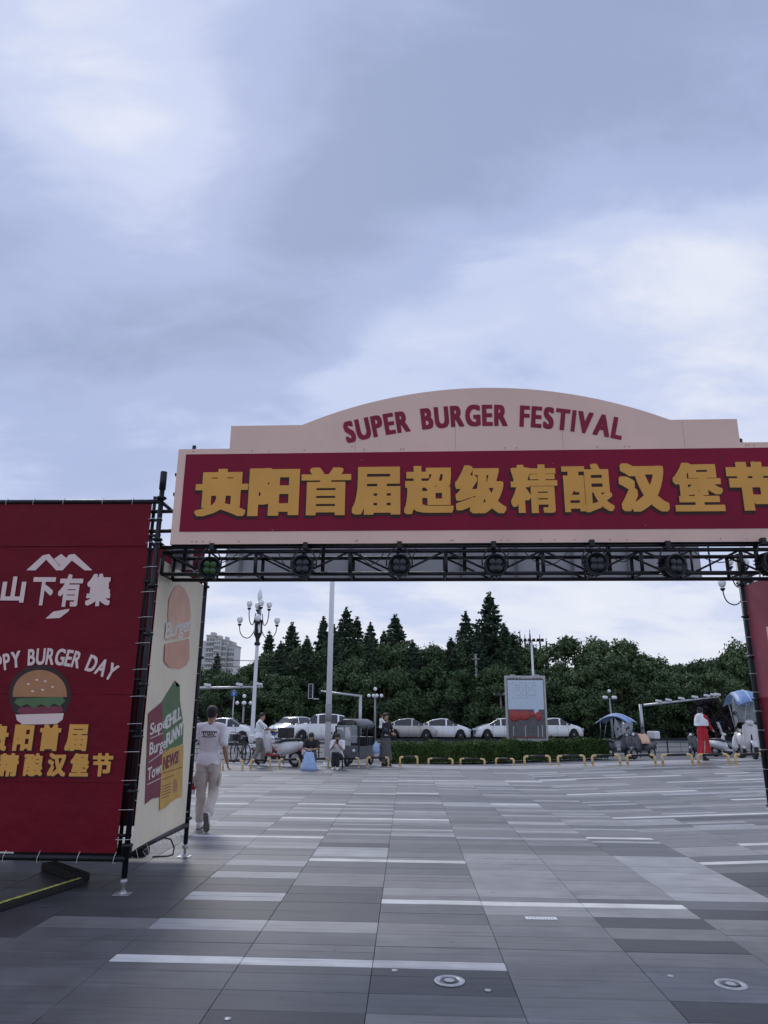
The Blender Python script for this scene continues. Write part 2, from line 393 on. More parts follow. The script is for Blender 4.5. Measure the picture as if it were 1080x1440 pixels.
def add_glyph(bm, ch, fn, rx=.03, ry=.03, depth=.004, n=(0, -1, 0), mi=0, cells=64, raise_=.0):
    """fn maps the glyph's unit box to a point; the face stands `depth` proud along n"""
    key = (ch, rx, ry, cells)
    if key not in _gp: _gp[key] = glyph_poly(ch, rx, ry, cells)
    n = Vector(n); cache = {}; ec = {}
    for pl in _gp[key]:
        vs = []
        for q in pl:
            kq = (round(q[0], 5), round(q[1], 5))
            if kq not in cache: cache[kq] = bm.verts.new(Vector(fn(*q)) + n * (depth + raise_))
            if not vs or vs[-1] is not cache[kq]: vs.append(cache[kq])
        if len(vs) > 2 and vs[0] is not vs[-1] and len(set(vs)) == len(vs):
            try: f = bm.faces.new(vs); f.material_index = mi
            except ValueError: pass
    if depth > .002:
        newf = [f for v in cache.values() for f in v.link_faces]
        es = {e for v in cache.values() for e in v.link_edges if len(e.link_faces) == 1}
        for e in es:
            # only true outline edges: row-merged runs leave inner T edges, harmless behind the face
            a, b = e.verts; c = bm.verts.new(a.co - n * depth); d = bm.verts.new(b.co - n * depth)
            f = bm.faces.new((a, b, d, c)); f.material_index = mi
    return bm
def adv(ch):
    g = glyph_mask(ch); return g[3]
CAPH = None
def text_line(parent, name, text, m, base, u, v, n, height, width, rx=.06, ry=.03, depth=.004, arc=None, cells=40, gap=.16, one=False, slant=0):
    """text in a line (or along an arc of radius arc), cap height `height`, overall `width`, centred at base"""
    base, u, v, n = Vector(base), Vector(u), Vector(v), Vector(n)
    capm = glyph_mask('E'); cap = capm[4]; base0 = capm[2]
    ws = []
    for ch in text:
        if ch == ' ': ws.append(.3 * cap * 1.6)
        else: ws.append(adv(ch))
    g_ = gap * cap; tot = sum(ws) + g_ * (len(text) - 1); kx = width / tot; kz = height / cap
    x = -width / 2; made = []; bm = B() if one else None
    for ch, w in zip(text, ws):
        if ch != ' ':
            mk = glyph_mask(ch); cx = x + w * kx / 2
            lo = (mk[2] - base0) * kz; hh = mk[4] * kz; wd = w * kx
            def fn(a, b, cx=cx, lo=lo, hh=hh, wd=wd):
                dx = (a - .5) * wd; dz = lo + b * hh; dx += slant * dz
                if arc:
                    th = cx / arc; r = arc + dz
                    return base + u * (sin(th) * r + cos(th) * dx) + v * (cos(th) * r - arc - sin(th) * dx)
                return base + u * (cx + dx) + v * dz
            b_ = bm if one else B()
            rxx = min(.45, rx * cap / max(w, .05)); ryy = min(.3, ry * cap / max(mk[4], .05))
            add_glyph(b_, ch, fn, rxx, ryy, depth, n, 0, cells)
            if not one: made.append(obj(name, b_, m, parent))
        x += w * kx + g_ * kx
    if one: made.append(obj(name, bm, m, parent))
    return made
def box_glyph(bm, ch, base, u, v, n, x0, x1, z0, z1, rx, ry, depth, mi=0, cells=64, raise_=0):
    base, u, v = Vector(base), Vector(u), Vector(v)
    ins = .0
    return add_glyph(bm, ch, lambda a, b: base + u * (x0 + (x1 - x0) * a) + v * (z0 + (z1 - z0) * b), rx, ry, depth, n, mi, cells, raise_)

# ================================================================== GROUND
def sheet(name, xs, ys, dz, m):
    bm = B(); g = [[bm.verts.new((x, y, zt(x, y) + dz)) for x in xs] for y in ys]
    for j in range(len(ys) - 1):
        for i in range(len(xs) - 1): bm.faces.new((g[j][i], g[j][i + 1], g[j + 1][i + 1], g[j + 1][i]))
    o = obj(name, bm, m); o['kind'] = 'structure'; return o
def rng(a, b, s):
    n = max(1, int(round((b - a) / s))); return [a + (b - a) * i / n for i in range(n + 1)]
XS = [-900, -300, -120] + rng(-60, -22, 8) + rng(-20, FX, 2) + rng(FX + .9, FX + 9, .9) + rng(16, 60, 6) + [120, 300, 900]
sheet('ground', XS, [-60, -20] + rng(-6, 24, 2) + rng(25, 40, 1) + rng(42, 130, 8) + [200, 400, 900, 1500], -.09, 'soil')
plaza = sheet('plaza', rng(-16, FX, 2) + rng(FX + .9, FX + 9, .9) + [16, 20], rng(-4, 23.4, 2), -.018, 'rubber'); plaza.data.materials[0] = M['slab_dark']
sheet('pavement', rng(-40, FX, 2) + rng(FX + .9, FX + 9, .9) + rng(16, 60, 6), [23.42] + rng(24, 33, .5), -.012, 'concrete')
sheet('road', rng(-90, FX, 4) + rng(FX + .9, FX + 9, .9) + rng(16, 90, 6), rng(33.3, 45, 1) + rng(47, 72, 3), -.075, 'asphalt')
def strip(name, x0, x1, y0, y1, top, thick, m):
    bm = B(); xs = rng(x0, x1, 1.0)
    rows = []
    for x in xs: rows.append([bm.verts.new((x, y, zt(x, y0) + z)) for y, z in ((y0, top - thick), (y0, top), (y1, top), (y1, top - thick))])
    for a, b in zip(rows, rows[1:]):
        for k in range(3): bm.faces.new((a[k], a[k + 1], b[k + 1], b[k]))
    o = obj(name, bm, m); o['kind'] = 'structure'; return o
strip('road_kerb', -60, 60, 33.0, 33.28, .03, .2, 'kerb')
strip('road_kerb', -60, 60, 72.0, 72.3, .1, .25, 'kerb')
for yy in (43.5, 62.0):
    for k in range(-12, 14):
        x = k * 5.0
        bm = B(); p = [bm.verts.new((x + a, yy + b, max(zt(x + a, yy + b), zt(x, yy)) - .06)) for a, b in ((0, 0), (2.4, 0), (2.4, .15), (0, .15))]; bm.faces.new(p)
        o = obj('lane_marking', bm, 'white_line'); o['kind'] = 'structure'

# ---- paving slabs
XA = gnd(642, 1180).x; PW = (gnd(827, 1180).x - XA) / 2; RD = PW / 6     # column pitch, half-row depth
SK = .012; PH = 7.1 - RD / 2 + SK * 1.1
def col_of(x): return math.floor((x - XA) / PW)
def row_of(x, y): return math.floor((y + SK * x - PH) / RD)
over = {}
def strip_px(x0, x1, y, shade, y2=None):
    a = gnd(x0, y); b = gnd(x1, y2 or y); c0 = int(round((a.x - XA) / PW)); c1 = max(c0 + 1, int(round((b.x - XA) / PW)))
    k = row_of((a.x + b.x) / 2, (a.y + b.y) / 2)
    for c in range(c0, c1): over[(c, k)] = shade
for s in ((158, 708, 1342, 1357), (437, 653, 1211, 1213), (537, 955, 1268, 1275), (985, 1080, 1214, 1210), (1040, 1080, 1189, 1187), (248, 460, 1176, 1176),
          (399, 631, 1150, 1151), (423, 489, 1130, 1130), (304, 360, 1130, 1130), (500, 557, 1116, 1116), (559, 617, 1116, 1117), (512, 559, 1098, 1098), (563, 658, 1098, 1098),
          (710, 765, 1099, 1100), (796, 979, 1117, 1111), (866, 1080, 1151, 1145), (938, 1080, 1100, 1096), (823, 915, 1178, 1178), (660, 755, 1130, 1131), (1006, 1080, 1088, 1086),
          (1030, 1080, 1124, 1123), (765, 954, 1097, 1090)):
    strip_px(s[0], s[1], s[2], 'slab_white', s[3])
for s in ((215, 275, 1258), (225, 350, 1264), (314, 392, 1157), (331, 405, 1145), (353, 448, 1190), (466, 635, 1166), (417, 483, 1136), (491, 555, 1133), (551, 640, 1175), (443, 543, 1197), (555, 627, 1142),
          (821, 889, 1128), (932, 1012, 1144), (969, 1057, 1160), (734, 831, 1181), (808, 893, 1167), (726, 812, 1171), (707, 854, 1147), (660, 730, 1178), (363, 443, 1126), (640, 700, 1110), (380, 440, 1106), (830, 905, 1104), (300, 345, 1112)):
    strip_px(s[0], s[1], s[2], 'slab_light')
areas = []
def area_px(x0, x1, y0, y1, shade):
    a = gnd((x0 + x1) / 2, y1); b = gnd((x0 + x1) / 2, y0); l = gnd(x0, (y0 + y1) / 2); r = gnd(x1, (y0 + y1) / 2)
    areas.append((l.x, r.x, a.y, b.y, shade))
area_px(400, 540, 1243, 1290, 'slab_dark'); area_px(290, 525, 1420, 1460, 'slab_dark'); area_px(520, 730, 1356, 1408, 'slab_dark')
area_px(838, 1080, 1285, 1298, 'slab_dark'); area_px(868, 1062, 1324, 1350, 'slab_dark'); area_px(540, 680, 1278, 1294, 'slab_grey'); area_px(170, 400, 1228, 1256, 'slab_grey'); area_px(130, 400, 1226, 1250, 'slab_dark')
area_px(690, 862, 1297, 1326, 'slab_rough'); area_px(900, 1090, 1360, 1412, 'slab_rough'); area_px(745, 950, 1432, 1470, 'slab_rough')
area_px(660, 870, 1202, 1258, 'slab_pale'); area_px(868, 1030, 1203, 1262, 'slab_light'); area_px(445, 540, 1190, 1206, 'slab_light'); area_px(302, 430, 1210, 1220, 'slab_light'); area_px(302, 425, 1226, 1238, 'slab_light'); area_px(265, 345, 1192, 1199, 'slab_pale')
area_px(200, 380, 1290, 1314, 'slab_light'); area_px(380, 535, 1292, 1308, 'slab_pale'); area_px(-300, 165, 1180, 1310, 'slab_dark'); area_px(165, 300, 1243, 1275, 'slab_dark'); area_px(0, 270, 1310, 1440, 'slab_grey'); area_px(0, 150, 1380, 1440, 'slab_dark'); area_px(160, 400, 1266, 1290, 'slab_dark')  # dark slabs at far left: shade under the tower painted as slab tone
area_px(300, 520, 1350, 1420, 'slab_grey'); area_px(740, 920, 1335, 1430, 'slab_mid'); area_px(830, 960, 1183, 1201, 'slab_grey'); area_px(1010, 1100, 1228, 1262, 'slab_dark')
slabs = []
C0, C1 = col_of(-12), col_of(14); K0 = row_of(0, 2.6); K1 = row_of(0, 23.25)
rs = random.Random(21)
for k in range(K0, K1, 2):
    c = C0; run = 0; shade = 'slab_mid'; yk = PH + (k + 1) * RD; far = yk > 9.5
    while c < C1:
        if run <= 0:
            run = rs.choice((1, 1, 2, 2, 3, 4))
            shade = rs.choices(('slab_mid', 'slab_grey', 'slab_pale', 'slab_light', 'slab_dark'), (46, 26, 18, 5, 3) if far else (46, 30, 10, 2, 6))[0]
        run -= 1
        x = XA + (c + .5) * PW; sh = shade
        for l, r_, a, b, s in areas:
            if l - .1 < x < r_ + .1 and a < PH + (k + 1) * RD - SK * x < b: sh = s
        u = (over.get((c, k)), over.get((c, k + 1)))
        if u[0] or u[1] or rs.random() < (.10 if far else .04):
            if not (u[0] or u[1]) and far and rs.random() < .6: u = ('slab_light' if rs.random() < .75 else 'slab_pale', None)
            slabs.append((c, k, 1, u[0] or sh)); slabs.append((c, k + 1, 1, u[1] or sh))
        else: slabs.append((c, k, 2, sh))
        c += 1
def in_view(p):
    d = CAM_R.transposed() @ (Vector(p) - CO)
    if d.z > -.2: return None
    return 540 + 990 * d.x / -d.z, 720 - 990 * d.y / -d.z
def slab_rect(c, k, h):
    x0 = XA + c * PW + .002; x1 = x0 + PW - .004; y0 = PH + k * RD + .002; y1 = y0 + h * RD - .004; return x0, x1, y0, y1
scored = []
for s in slabs:
    x0, x1, y0, y1 = slab_rect(*s[:3]); cx, cy = (x0 + x1) / 2, (y0 + y1) / 2 - SK * (x0 + x1) / 2
    q = in_view((cx, cy, zt(cx, cy)))
    vis = q is not None and -60 < q[0] < 1140 and q[1] < 1480 and not (q[0] < 170 and q[1] < 1200)
    if q is None and cy < 2.6: continue
    scored.append(((s[2] / (cx * cx + cy * cy)) if vis else -1, s))
scored.sort(key=lambda t: -t[0])
slab_mesh = {}
def slab_me(h, shade):
    if (h, shade) in slab_mesh: return slab_mesh[(h, shade)]
    bm = B(); w, d = PW - .004, h * RD - .004
    for f in bx(bm, (0, 0, -.02), (w, d, .04)).faces: pass
    for v in bm.verts: v.co.y -= SK * v.co.x
    top = [e for e in bm.edges if all(v.co.z > -.01 for v in e.verts)]
    bmesh.ops.bevel(bm, geom=top, offset=.002, segments=1, affect='EDGES')
    me = bpy.data.meshes.new('paving_slab'); bm.to_mesh(me); bm.free(); me.materials.append(M[shade]); slab_mesh[(h, shade)] = me; return me
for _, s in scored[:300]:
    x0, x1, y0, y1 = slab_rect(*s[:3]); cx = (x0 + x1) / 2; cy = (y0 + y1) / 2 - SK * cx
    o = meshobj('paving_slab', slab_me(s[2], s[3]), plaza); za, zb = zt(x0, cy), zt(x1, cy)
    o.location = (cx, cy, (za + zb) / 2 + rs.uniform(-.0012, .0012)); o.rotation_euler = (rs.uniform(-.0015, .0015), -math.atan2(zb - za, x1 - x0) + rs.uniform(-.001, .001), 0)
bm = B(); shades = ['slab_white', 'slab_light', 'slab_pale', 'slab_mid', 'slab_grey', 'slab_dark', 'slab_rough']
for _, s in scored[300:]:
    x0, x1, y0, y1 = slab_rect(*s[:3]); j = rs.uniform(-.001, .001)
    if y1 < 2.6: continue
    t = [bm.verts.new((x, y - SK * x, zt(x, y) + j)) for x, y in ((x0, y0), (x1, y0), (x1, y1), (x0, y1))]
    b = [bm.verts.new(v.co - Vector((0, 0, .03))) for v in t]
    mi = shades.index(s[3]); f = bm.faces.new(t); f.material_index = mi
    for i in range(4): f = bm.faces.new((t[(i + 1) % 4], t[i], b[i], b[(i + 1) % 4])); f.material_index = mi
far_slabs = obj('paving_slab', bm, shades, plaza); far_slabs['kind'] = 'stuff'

# round in-ground lights, studs and the small white plate
def ground_light(px, py, label):
    p = gnd(px, py); t = thing('ground_light', label, 'ground light', (p.x, p.y, zt(p.x, p.y) + .001), group='round uplights set in the paving')
    bm = B(); lathe(bm, [(.10, 0), (.10, .004), (.092, .006), (.066, .006), (.064, .003), (.04, .003)], 28); obj('rim', bm, 'drain_ring', t)
    bm = B(); lathe(bm, [(.06, .0032), (.058, .0045), (.03, .0048), (.001, .005)], 24); obj('lens', bm, 'lens', t)
    bm = B(); lathe(bm, [(.034, .0048), (.034, .008), (.022, .009), (.001, .009)], 20); obj('centre_cap', bm, 'drain_ring', t)
ground_light(632, 1380, 'round steel uplight set in the dark slabs below the centre')
ground_light(1028, 1385, 'round steel uplight set in the speckled slabs at lower right')
for px, py, lb in ((555, 1365, 'tiny steel stud in dark slabs left of the centre uplight'), (686, 1393, 'tiny steel stud in dark slabs right of the centre uplight'), (943, 1373, 'tiny steel stud left of the right hand uplight'), (320, 1433, 'tiny steel stud near the bottom left edge'),
                   ):
    p = gnd(px, py); bm = B(); lathe(bm, [(.022, 0), (.022, .003), (.012, .005), (.001, .005)], 14)
    o = tag(obj('ground_stud', bm, 'drain_ring'), lb, 'stud', 'steel studs in the paving'); o.location = (p.x, p.y, zt(p.x, p.y) + .001)
p = gnd(761, 1292); bm = B(); bx(bm, (0, 0, .002), (.26, .075, .004)); o = tag(obj('floor_plate', bm, 'white_paint'), 'small white plate with worn grey marks fixed to the grey paving', 'plate'); o.location = (p.x, p.y, .002)
bm = B()
for k in range(9): bx(bm, (-.10 + k * .025, rs.uniform(-.006, .006), .0045), (.011, .022, .001))
obj('worn_lettering', bm, 'slab_mid', o)

# ================================================================== GATE
GO = Vector((-2.5, 7.2, 0)); GU = Vector((1, -.021, 0)).normalized(); GN = Vector((GU.y, -GU.x, 0))     # GN faces the camera
if GN.y > 0: GN = -GN
ZU = Vector((0, 0, 1))
def on(px, py, O, n):
    r = ray(px, py); t = (O - CO).dot(n) / r.dot(n); return CO + r * t
def guv(px, py): p = on(px, py, GO, GN) - GO; return p.dot(GU), p.z
SB = guv(560, 764)[1]      # bottom of the sign
gate = thing('entrance_gate', 'wide festival entrance gate with arched pink sign board on black truss', 'gate', tuple(GO))
def gl(p): return Vector(p) - GO            # world -> gate local
def G(u, z, d=0): return GU * u + ZU * z + GN * d
# sign board outline
def gz(px, py): return guv(px, py)
x0, zt0 = gz(250, 630); xs0, zs0 = gz(325, 600); xa0, za0 = gz(425, 599); xt, zt_ = gz(702, 545); xa1, za1 = gz(942, 588); xs1, zs1 = gz(1036, 588)
zt0 = gz(560, 628)[1]; xl = gz(245, 700)[0]; xR = xs1 + (xs0 - xl)
zs = (zs0 + zs1) / 2
R_ = ((xa1 - xa0) ** 2 / 4 + (zt_ - zs) ** 2) / (2 * (zt_ - zs)); xc = (xa0 + xa1) / 2
arc = [(xa0 + (xa1 - xa0) * i / 32, 0) for i in range(33)]; arc = [(x, zt_ - R_ + math.sqrt(R_ * R_ - (x - xc) ** 2)) for x, _ in arc]
outline = [(xl, SB), (xR, SB), (xR, zt0), (xs1, zt0), (xs1, zs)] + [a for a in arc[::-1]] + [(xs0, zs), (xs0, zt0), (xl, zt0)]
bm = B(); prism(bm, outline, (0, 0, 0) , GU, ZU, GN, .12, 0, 1); bmesh.ops.recalc_face_normals(bm, faces=bm.faces)
obj('sign_board', bm, ['sign_pink', 'sign_edge'], gate)
ru0, rz1 = gz(259, 640); rb0, rz0 = gz(255, 749); rz1 = (rz1 + gz(900, 631)[1]) / 2; rz0 = gz(560, 746)[1]; ru0 = (ru0 + rb0) / 2
bm = B(); prism(bm, [(ru0, rz0), (xR - (ru0 - xl), rz0), (xR - (ru0 - xl), rz1), (ru0, rz1)], GN * .006, GU, ZU, GN, .005); bmesh.ops.recalc_face_normals(bm, faces=bm.faces)
red_panel = obj('red_panel', bm, 'sign_red', gate)
# panel seams: each sheet edge is a fine batten
for px in (398, 556, 713, 868, 1020):
    u = gz(px, 700)[0]
    bm = B(); prism(bm, [(u - .0012, rz0 + .01), (u + .0012, rz0 + .01), (u + .0012, rz1 - .01), (u - .0012, rz1 - .01)], GN * .0068, GU, ZU, GN, .002); obj('panel_seam', bm, 'print_dark', gate)
for px, yt_ in ((500, 600), (640, 560), (790, 560), (960, 600)):
    u = gz(px, 600)[0]; z1_ = min(zs, zt_) - .02
    bm = B(); prism(bm, [(u - .0015, rz1 + .02), (u + .0015, rz1 + .02), (u + .0015, z1_), (u - .0015, z1_)], GN * .0012, GU, ZU, GN, .0035); obj('panel_seam', bm, 'sign_edge', gate)
chars = '贵阳首届超级精酿汉堡节'
bxs = [(277, 348), (351, 421), (424, 494), (495, 564), (567, 639), (638, 713), (715, 787), (787, 866), (866, 943), (941, 1021), (1017, 1095)]
wts = {'贵': (.052, .032), '阳': (.075, .055), '首': (.068, .032), '届': (.066, .044), '超': (.052, .034), '级': (.05, .036), '精': (.042, .024), '酿': (.034, .024), '汉': (.064, .058), '堡': (.056, .03), '节': (.085, .07)}
for i, (ch, (a, b)) in enumerate(zip(chars, bxs)):
    yt = 660 - 10 * i / 10; yb = 727 - 8 * i / 10
    u0, z1 = gz(a + 1, yt); u1, z0 = gz(b - 1, yb)
    z1 = gz((a + b) / 2, yt)[1]; z0 = gz((a + b) / 2, yb)[1]
    rx, ry = wts[ch]; w, h = (u1 - u0), (z1 - z0); mx_, my_ = w * rx / (1 + 2 * rx), h * ry / (1 + 2 * ry)
    bm = B(); box_glyph(bm, ch, (0, 0, 0), GU, ZU, GN, u0 + mx_, u1 - mx_, z0 + my_, z1 - my_, rx, ry, .008, 0, 96, .011)
    c = obj('character', bm, 'gold', gate)
    bm = B()
    for dx, dz in ((-.012, -.024),): box_glyph(bm, ch, (dx * GU.x, 0, dz), GU, ZU, GN, u0 + mx_, u1 - mx_, z0 + my_, z1 - my_, rx + .012, ry + .01, .004, 0, 72, .0065)
    obj('drop_shadow_print', bm, 'gold_dark', c)
tu, tz = gz(678, 597); sw = gz(869, 597)[0] - gz(485, 610)[0]
text_line(gate, 'letter', 'SUPER BURGER FESTIVAL', 'letter_red', G(tu, tz - .01) + GN * .001, GU, ZU, GN, .235, sw * 1.0, rx=.085, ry=.035, depth=.004, arc=6.0, cells=60, gap=.26)
# scuffs and screw heads on the board
rs2 = random.Random(5); bm = B()
for _ in range(46):
    u = rs2.uniform(xl + .05, xR - .1); z = rs2.choice((SB + .03, zt0 - .03, rs2.uniform(SB + .1, zt0 + .05)))
    lathe(bm, [(.006, 0), (.006, .003), (.001, .004)], 8, G(u, z, .007), 0, Matrix((GU, ZU, GN)).transposed())
o = obj('screw_heads', bm, 'sign_edge', gate); o['kind'] = 'stuff'

# ---- front truss under the sign, rear truss
def bar(bm, a, b, r, n=8): tube(bm, [a, b], r, n)
ZB, ZT = gz(600, 805)[1], gz(600, 773)[1]
UL, UR = -.1, 9.6
def truss(parent, name_root, d0, d1, zb, zt1, u0, u1, step):
    t = bpy.data.objects.new(name_root, None); link(t, parent)
    for d in (d0, d1):
        for z in (zb, zt1):
            bm = B(); bar(bm, G(u0, z, d), G(u1, z, d), .021, 10); obj('chord', bm, 'black_steel', t)
    n = int((u1 - u0) / step)
    for i in range(n + 1):
        u = u0 + i * step
        for d in (d0, d1):
            bm = B(); bar(bm, G(u, zb, d), G(u, zt1, d), .020 if i % 2 == 0 else .013, 8); obj('upright', bm, 'black_steel', t)
        
        for z in (zb, zt1):
            bm = B(); bar(bm, G(u, z, d0), G(u, z, d1), .012, 6); obj('cross_strut', bm, 'black_steel', t)
        if i < n:
            for d in (d0, d1):
                if d == d1 and i % 2: continue
                a, b = (zb, zt1) if i % 2 else (zt1, zb)
                bm = B(); bar(bm, G(u, a, d), G(u + step, b, d), .012, 6); obj('diagonal', bm, 'black_steel', t)
    return t
truss(gate, 'front_truss', -.06, -.40, ZB, ZT, UL, 8.2, .50)
bm = B(); bar(bm, G(-.14, SB - .02, -.05), G(8.2, SB - .02, -.05), .02, 8); obj('carrier_tube', bm, 'black_steel', gate)
bm = B(); bar(bm, G(-.1, SB + .85, -.2), G(8.2, SB + .85, -.2), .024, 8); obj('upper_tube', bm, 'black_steel', gate)
bm = B(); bar(bm, G(-.1, SB + .62, -.2), G(8.2, SB + .62, -.2), .024, 8); obj('upper_tube', bm, 'black_steel', gate)
for u in (0.1, 1.6, 3.1, 4.6, 6.1):
    bm = B(); bar(bm, G(u, SB - .3, -.16), G(u, zt0 + .1, -.16), .022, 6); obj('sign_post', bm, 'black_steel', gate)
# rear sign, seen from behind through the truss
RY = 1.78
rl, rzb = at_y(317, 815, 8.98).x + 2.5, at_y(600, 814, 8.98).z
rr = at_y(985, 812, 8.98).x + 2.5
bm = B(); bx(bm, ((rl + rr) / 2, RY - .02, rzb + .75), (rr - rl, .07, 1.5)); obj('rear_board', bm, 'panel_grey', gate)
for k in range(9):
    u = rl + .2 + k * (rr - rl - .4) / 8
    bm = B(); bx(bm, (u, RY - .08, rzb + .72), (.035, .035, 1.44)); obj('rear_batten', bm, 'sign_edge', gate)
t2 = bpy.data.objects.new('rear_truss', None); link(t2, gate)
for z, y in ((rzb + .1, 1.92), (rzb + .5, 1.92)):
    bm = B(); bar(bm, (-.15, y, z), (7.0, y, z), .02, 8); obj('chord', bm, 'black_steel', t2)
for i in range(10):
    bm = B(); bar(bm, (rl + i * .7, 1.92, rzb + .1), (rl + i * .7, 1.92, rzb + .5), .012, 6); obj('upright', bm, 'black_steel', t2)
# small grey control box hung behind the truss at left
bm = B(); bx(bm, gl(at_y(257, 785, 7.7)), (.20, .12, .24)); bx(bm, gl(at_y(257, 785, 7.7)) + Vector((0, -.062, .02)), (.15, .006, .1), mi=1); tag_box = tag(obj('control_box', bm, ['panel_grey', 'sign_edge']), 'small grey control box hanging behind the left end of the truss', 'box'); tag_box.location = GO
# cables along the truss
rs3 = random.Random(9)
for i in range(9):
    u = .3 + i * .85; w = rs3.uniform(.25, .6)
    bm = B(); tube(bm, curve_pts(G(u, ZT - .02, .0), G(u + w / 2, ZT - rs3.uniform(.15, .42), .04), G(u + w, ZT - .03, -.02), 10), .005, 5); obj('cable', bm, 'rubber', gate)

# ---- stage lights hanging from the truss
def par_light(px, py, label, yaw, pitch, green=False):
    u, z = guv(px, py); p = GO + G(u, z, .10)
    t = thing('stage_light', label, 'stage light', tuple(p), group='stage lights hanging under the front truss')
    R = Matrix.Rotation(yaw, 3, 'Z') @ Matrix.Rotation(radians(90) + pitch, 3, 'X')     # local +z -> faces the camera (-y)
    def tr(bm):
        for v in bm.verts: v.co = R @ v.co
        return bm
    bm = B(); lathe(bm, [(.06, -.13), (.085, -.11), (.09, -.02), (.105, 0), (.115, .05), (.115, .075), (.10, .075), (.098, .055), (.001, .055)], 24); obj('housing', tr(bm), 'black_steel', t)
    bm = B()
    for k in range(18):
        a = 2 * pi * k / 18; bx(bm, (.1 * cos(a), .1 * sin(a), -.05), (.03, .006, .1), Matrix.Rotation(a, 3, 'Z'))
    obj('cooling_fins', tr(bm), 'black_steel', t)
    for a in (45, 135, 225, 315):
        bm = B(); lathe(bm, [(.036, .056), (.036, .062), (.028, .068), (.001, .070)], 16, (.047 * cos(radians(a)), .047 * sin(radians(a)), 0)); obj('lens', tr(bm), 'lens_green' if green else 'lens', t)
    bm = B(); tube(bm, [(-.13, 0, 0), (-.13, 0, .08), (-.06, .05, .20), (0, .06, .22), (.06, .05, .20), (.13, 0, .08), (.13, 0, 0)], .008, 6); obj('yoke', bm, 'black_steel', t)
    bm = B(); bx(bm, (0, .09, .24), (.05, .09, .07), bev=.006); obj('clamp', bm, 'black_steel', t)
    bm = B(); tube(bm, curve_pts((.02, .06, .1), (.14, .1, .02), (.18, .12, .26), 8), .005, 5); obj('power_cable', bm, 'rubber', t)
for i, (px, py, yaw, pit, lb) in enumerate(((297, 801, .5, .15, 'round black stage light with green lens, leftmost beside the cream banner'), (429, 800, -.05, 0, 'black four lens stage light below the first gold characters'),
        (562, 799, .05, .02, 'black four lens stage light below the fifth gold character'), (695, 799, 0, 0, 'black four lens stage light at the middle of the truss'), (834, 797, .04, .02, 'black four lens stage light to the right of the middle one'),
        (941, 799, .3, .05, 'black stage light turned aside showing its fins, left of the right post'), (1076, 795, .2, 0, 'black stage light cut by the right picture edge'))):
    par_light(px, py, lb, yaw, pit, i == 0)

# ================================================================== LEFT TOWER
PX, PY = gnd(172, 1258).x, 7.2; BY = 8.98; LX = -5.35
tower = thing('scaffold_tower', 'black scaffold tower at the left carrying the red and cream banners', 'scaffold tower', (PX, PY, 0))
def T(x, y, z): return Vector((x - PX, y - PY, z))
def ring_couplers(parent, x, y, zs, o=(0, 0), r=.027):
    for z in zs:
        bm = B(); lathe(bm, [(r + .004, -.02), (r + .022, -.012), (r + .03, 0), (r + .022, .012), (r + .004, .02)], 12, T(x, y, z)); obj('coupler', bm, 'black_steel', parent)
def post(parent, x, y, top, T=T, r=.027):
    bm = B(); tube(bm, [T(x, y, .14), T(x, y, top)], r, 12); p = obj('post', bm, 'black_steel', parent)
    bm = B(); lathe(bm, [(.016, .02), (.016, .16)], 10, T(x, y, 0)); lathe(bm, [(.03, .09), (.034, .1), (.034, .12), (.03, .13)], 8, T(x, y, 0)); obj('jack_screw', bm, 'galv', p)
    bm = B(); bx(bm, T(x, y, .006), (.15, .13, .008), bev=.002); lathe(bm, [(.05, .01), (.03, .02), (.02, .04)], 12, T(x, y, 0)); obj('base_plate', bm, 'galv', p)
    return p
topz = at_y(232, 665, 7.2).z
p_ = post(tower, PX, PY, topz)
bm = B(); tube(bm, [T(PX, PY, topz - .19), T(PX, PY, topz + .01)], .036, 12); obj('sleeve', bm, 'black_steel', p_)
PX2 = -2.62
post(tower, PX2, BY, 3.35); post(tower, LX, PY, 3.9); post(tower, LX, BY, 3.9)
ring_couplers(tower, PX, PY, [.42, .9, 1.4, 1.9, 2.4, 2.9, 3.4, 3.86]); ring_couplers(tower, PX2, BY, [.42, 1.3, 2.3, 3.2])
# second thin upright behind the banner edge with short rungs: the ladder frame seen between banner and post
LXX = PX - .10
bm = B(); tube(bm, [T(LXX, PY + .08, .3), T(LXX, PY + .08, 3.9)], .02, 8); obj('ladder_rail', bm, 'black_steel', tower)
for z in (.5, .95, 1.45, 1.95, 2.45, 2.95, 3.3, 3.45, 3.62):
    bm = B(); bar(bm, T(LXX - .3, PY + .08, z), T(PX + .02, PY + .02, z), .016, 6); obj('rung', bm, 'black_steel', tower)
for z in (3.50, 3.72):
    bm = B(); bar(bm, T(LXX - .1, PY + .05, z), T(PX + .25, PY + .05, z + .01), .022, 8); obj('rung', bm, 'black_steel', tower)
bm = B(); bar(bm, T(PX, PY, 3.82), T(PX + .25, PY + .2, 3.62), .02, 8); obj('brace', bm, 'black_steel', tower)
bm = B(); bar(bm, T(PX - .3, PY + .1, 3.62), T(PX, PY, 3.30), .018, 8); obj('brace', bm, 'black_steel', tower)
ztop = (at_y(100, 708, 7.2).z); zbot = at_y(100, 1199, 7.2).z
for a, b, z, r in (((LX, PY), (PX, PY), ztop + .018, .024), ((LX, PY), (PX, PY), zbot - .045, .03), ((PX, PY), (PX2, BY), .35, .03), ((PX, PY), (PX2, BY), 3.38, .024), ((LX, BY), (PX2, BY), .35, .024), ((LX, BY), (PX2, BY), 3.3, .024), ((LX, PY), (LX, BY), .35, .024), ((LX, PY), (LX, BY), 3.8, .024), ((LX, BY), (PX2, BY), 1.9, .024)):
    bm = B(); bar(bm, T(a[0], a[1], z), T(b[0], b[1], z - (.13 if z == 3.38 else 0)), r, 10); obj('ledger', bm, 'black_steel', tower)
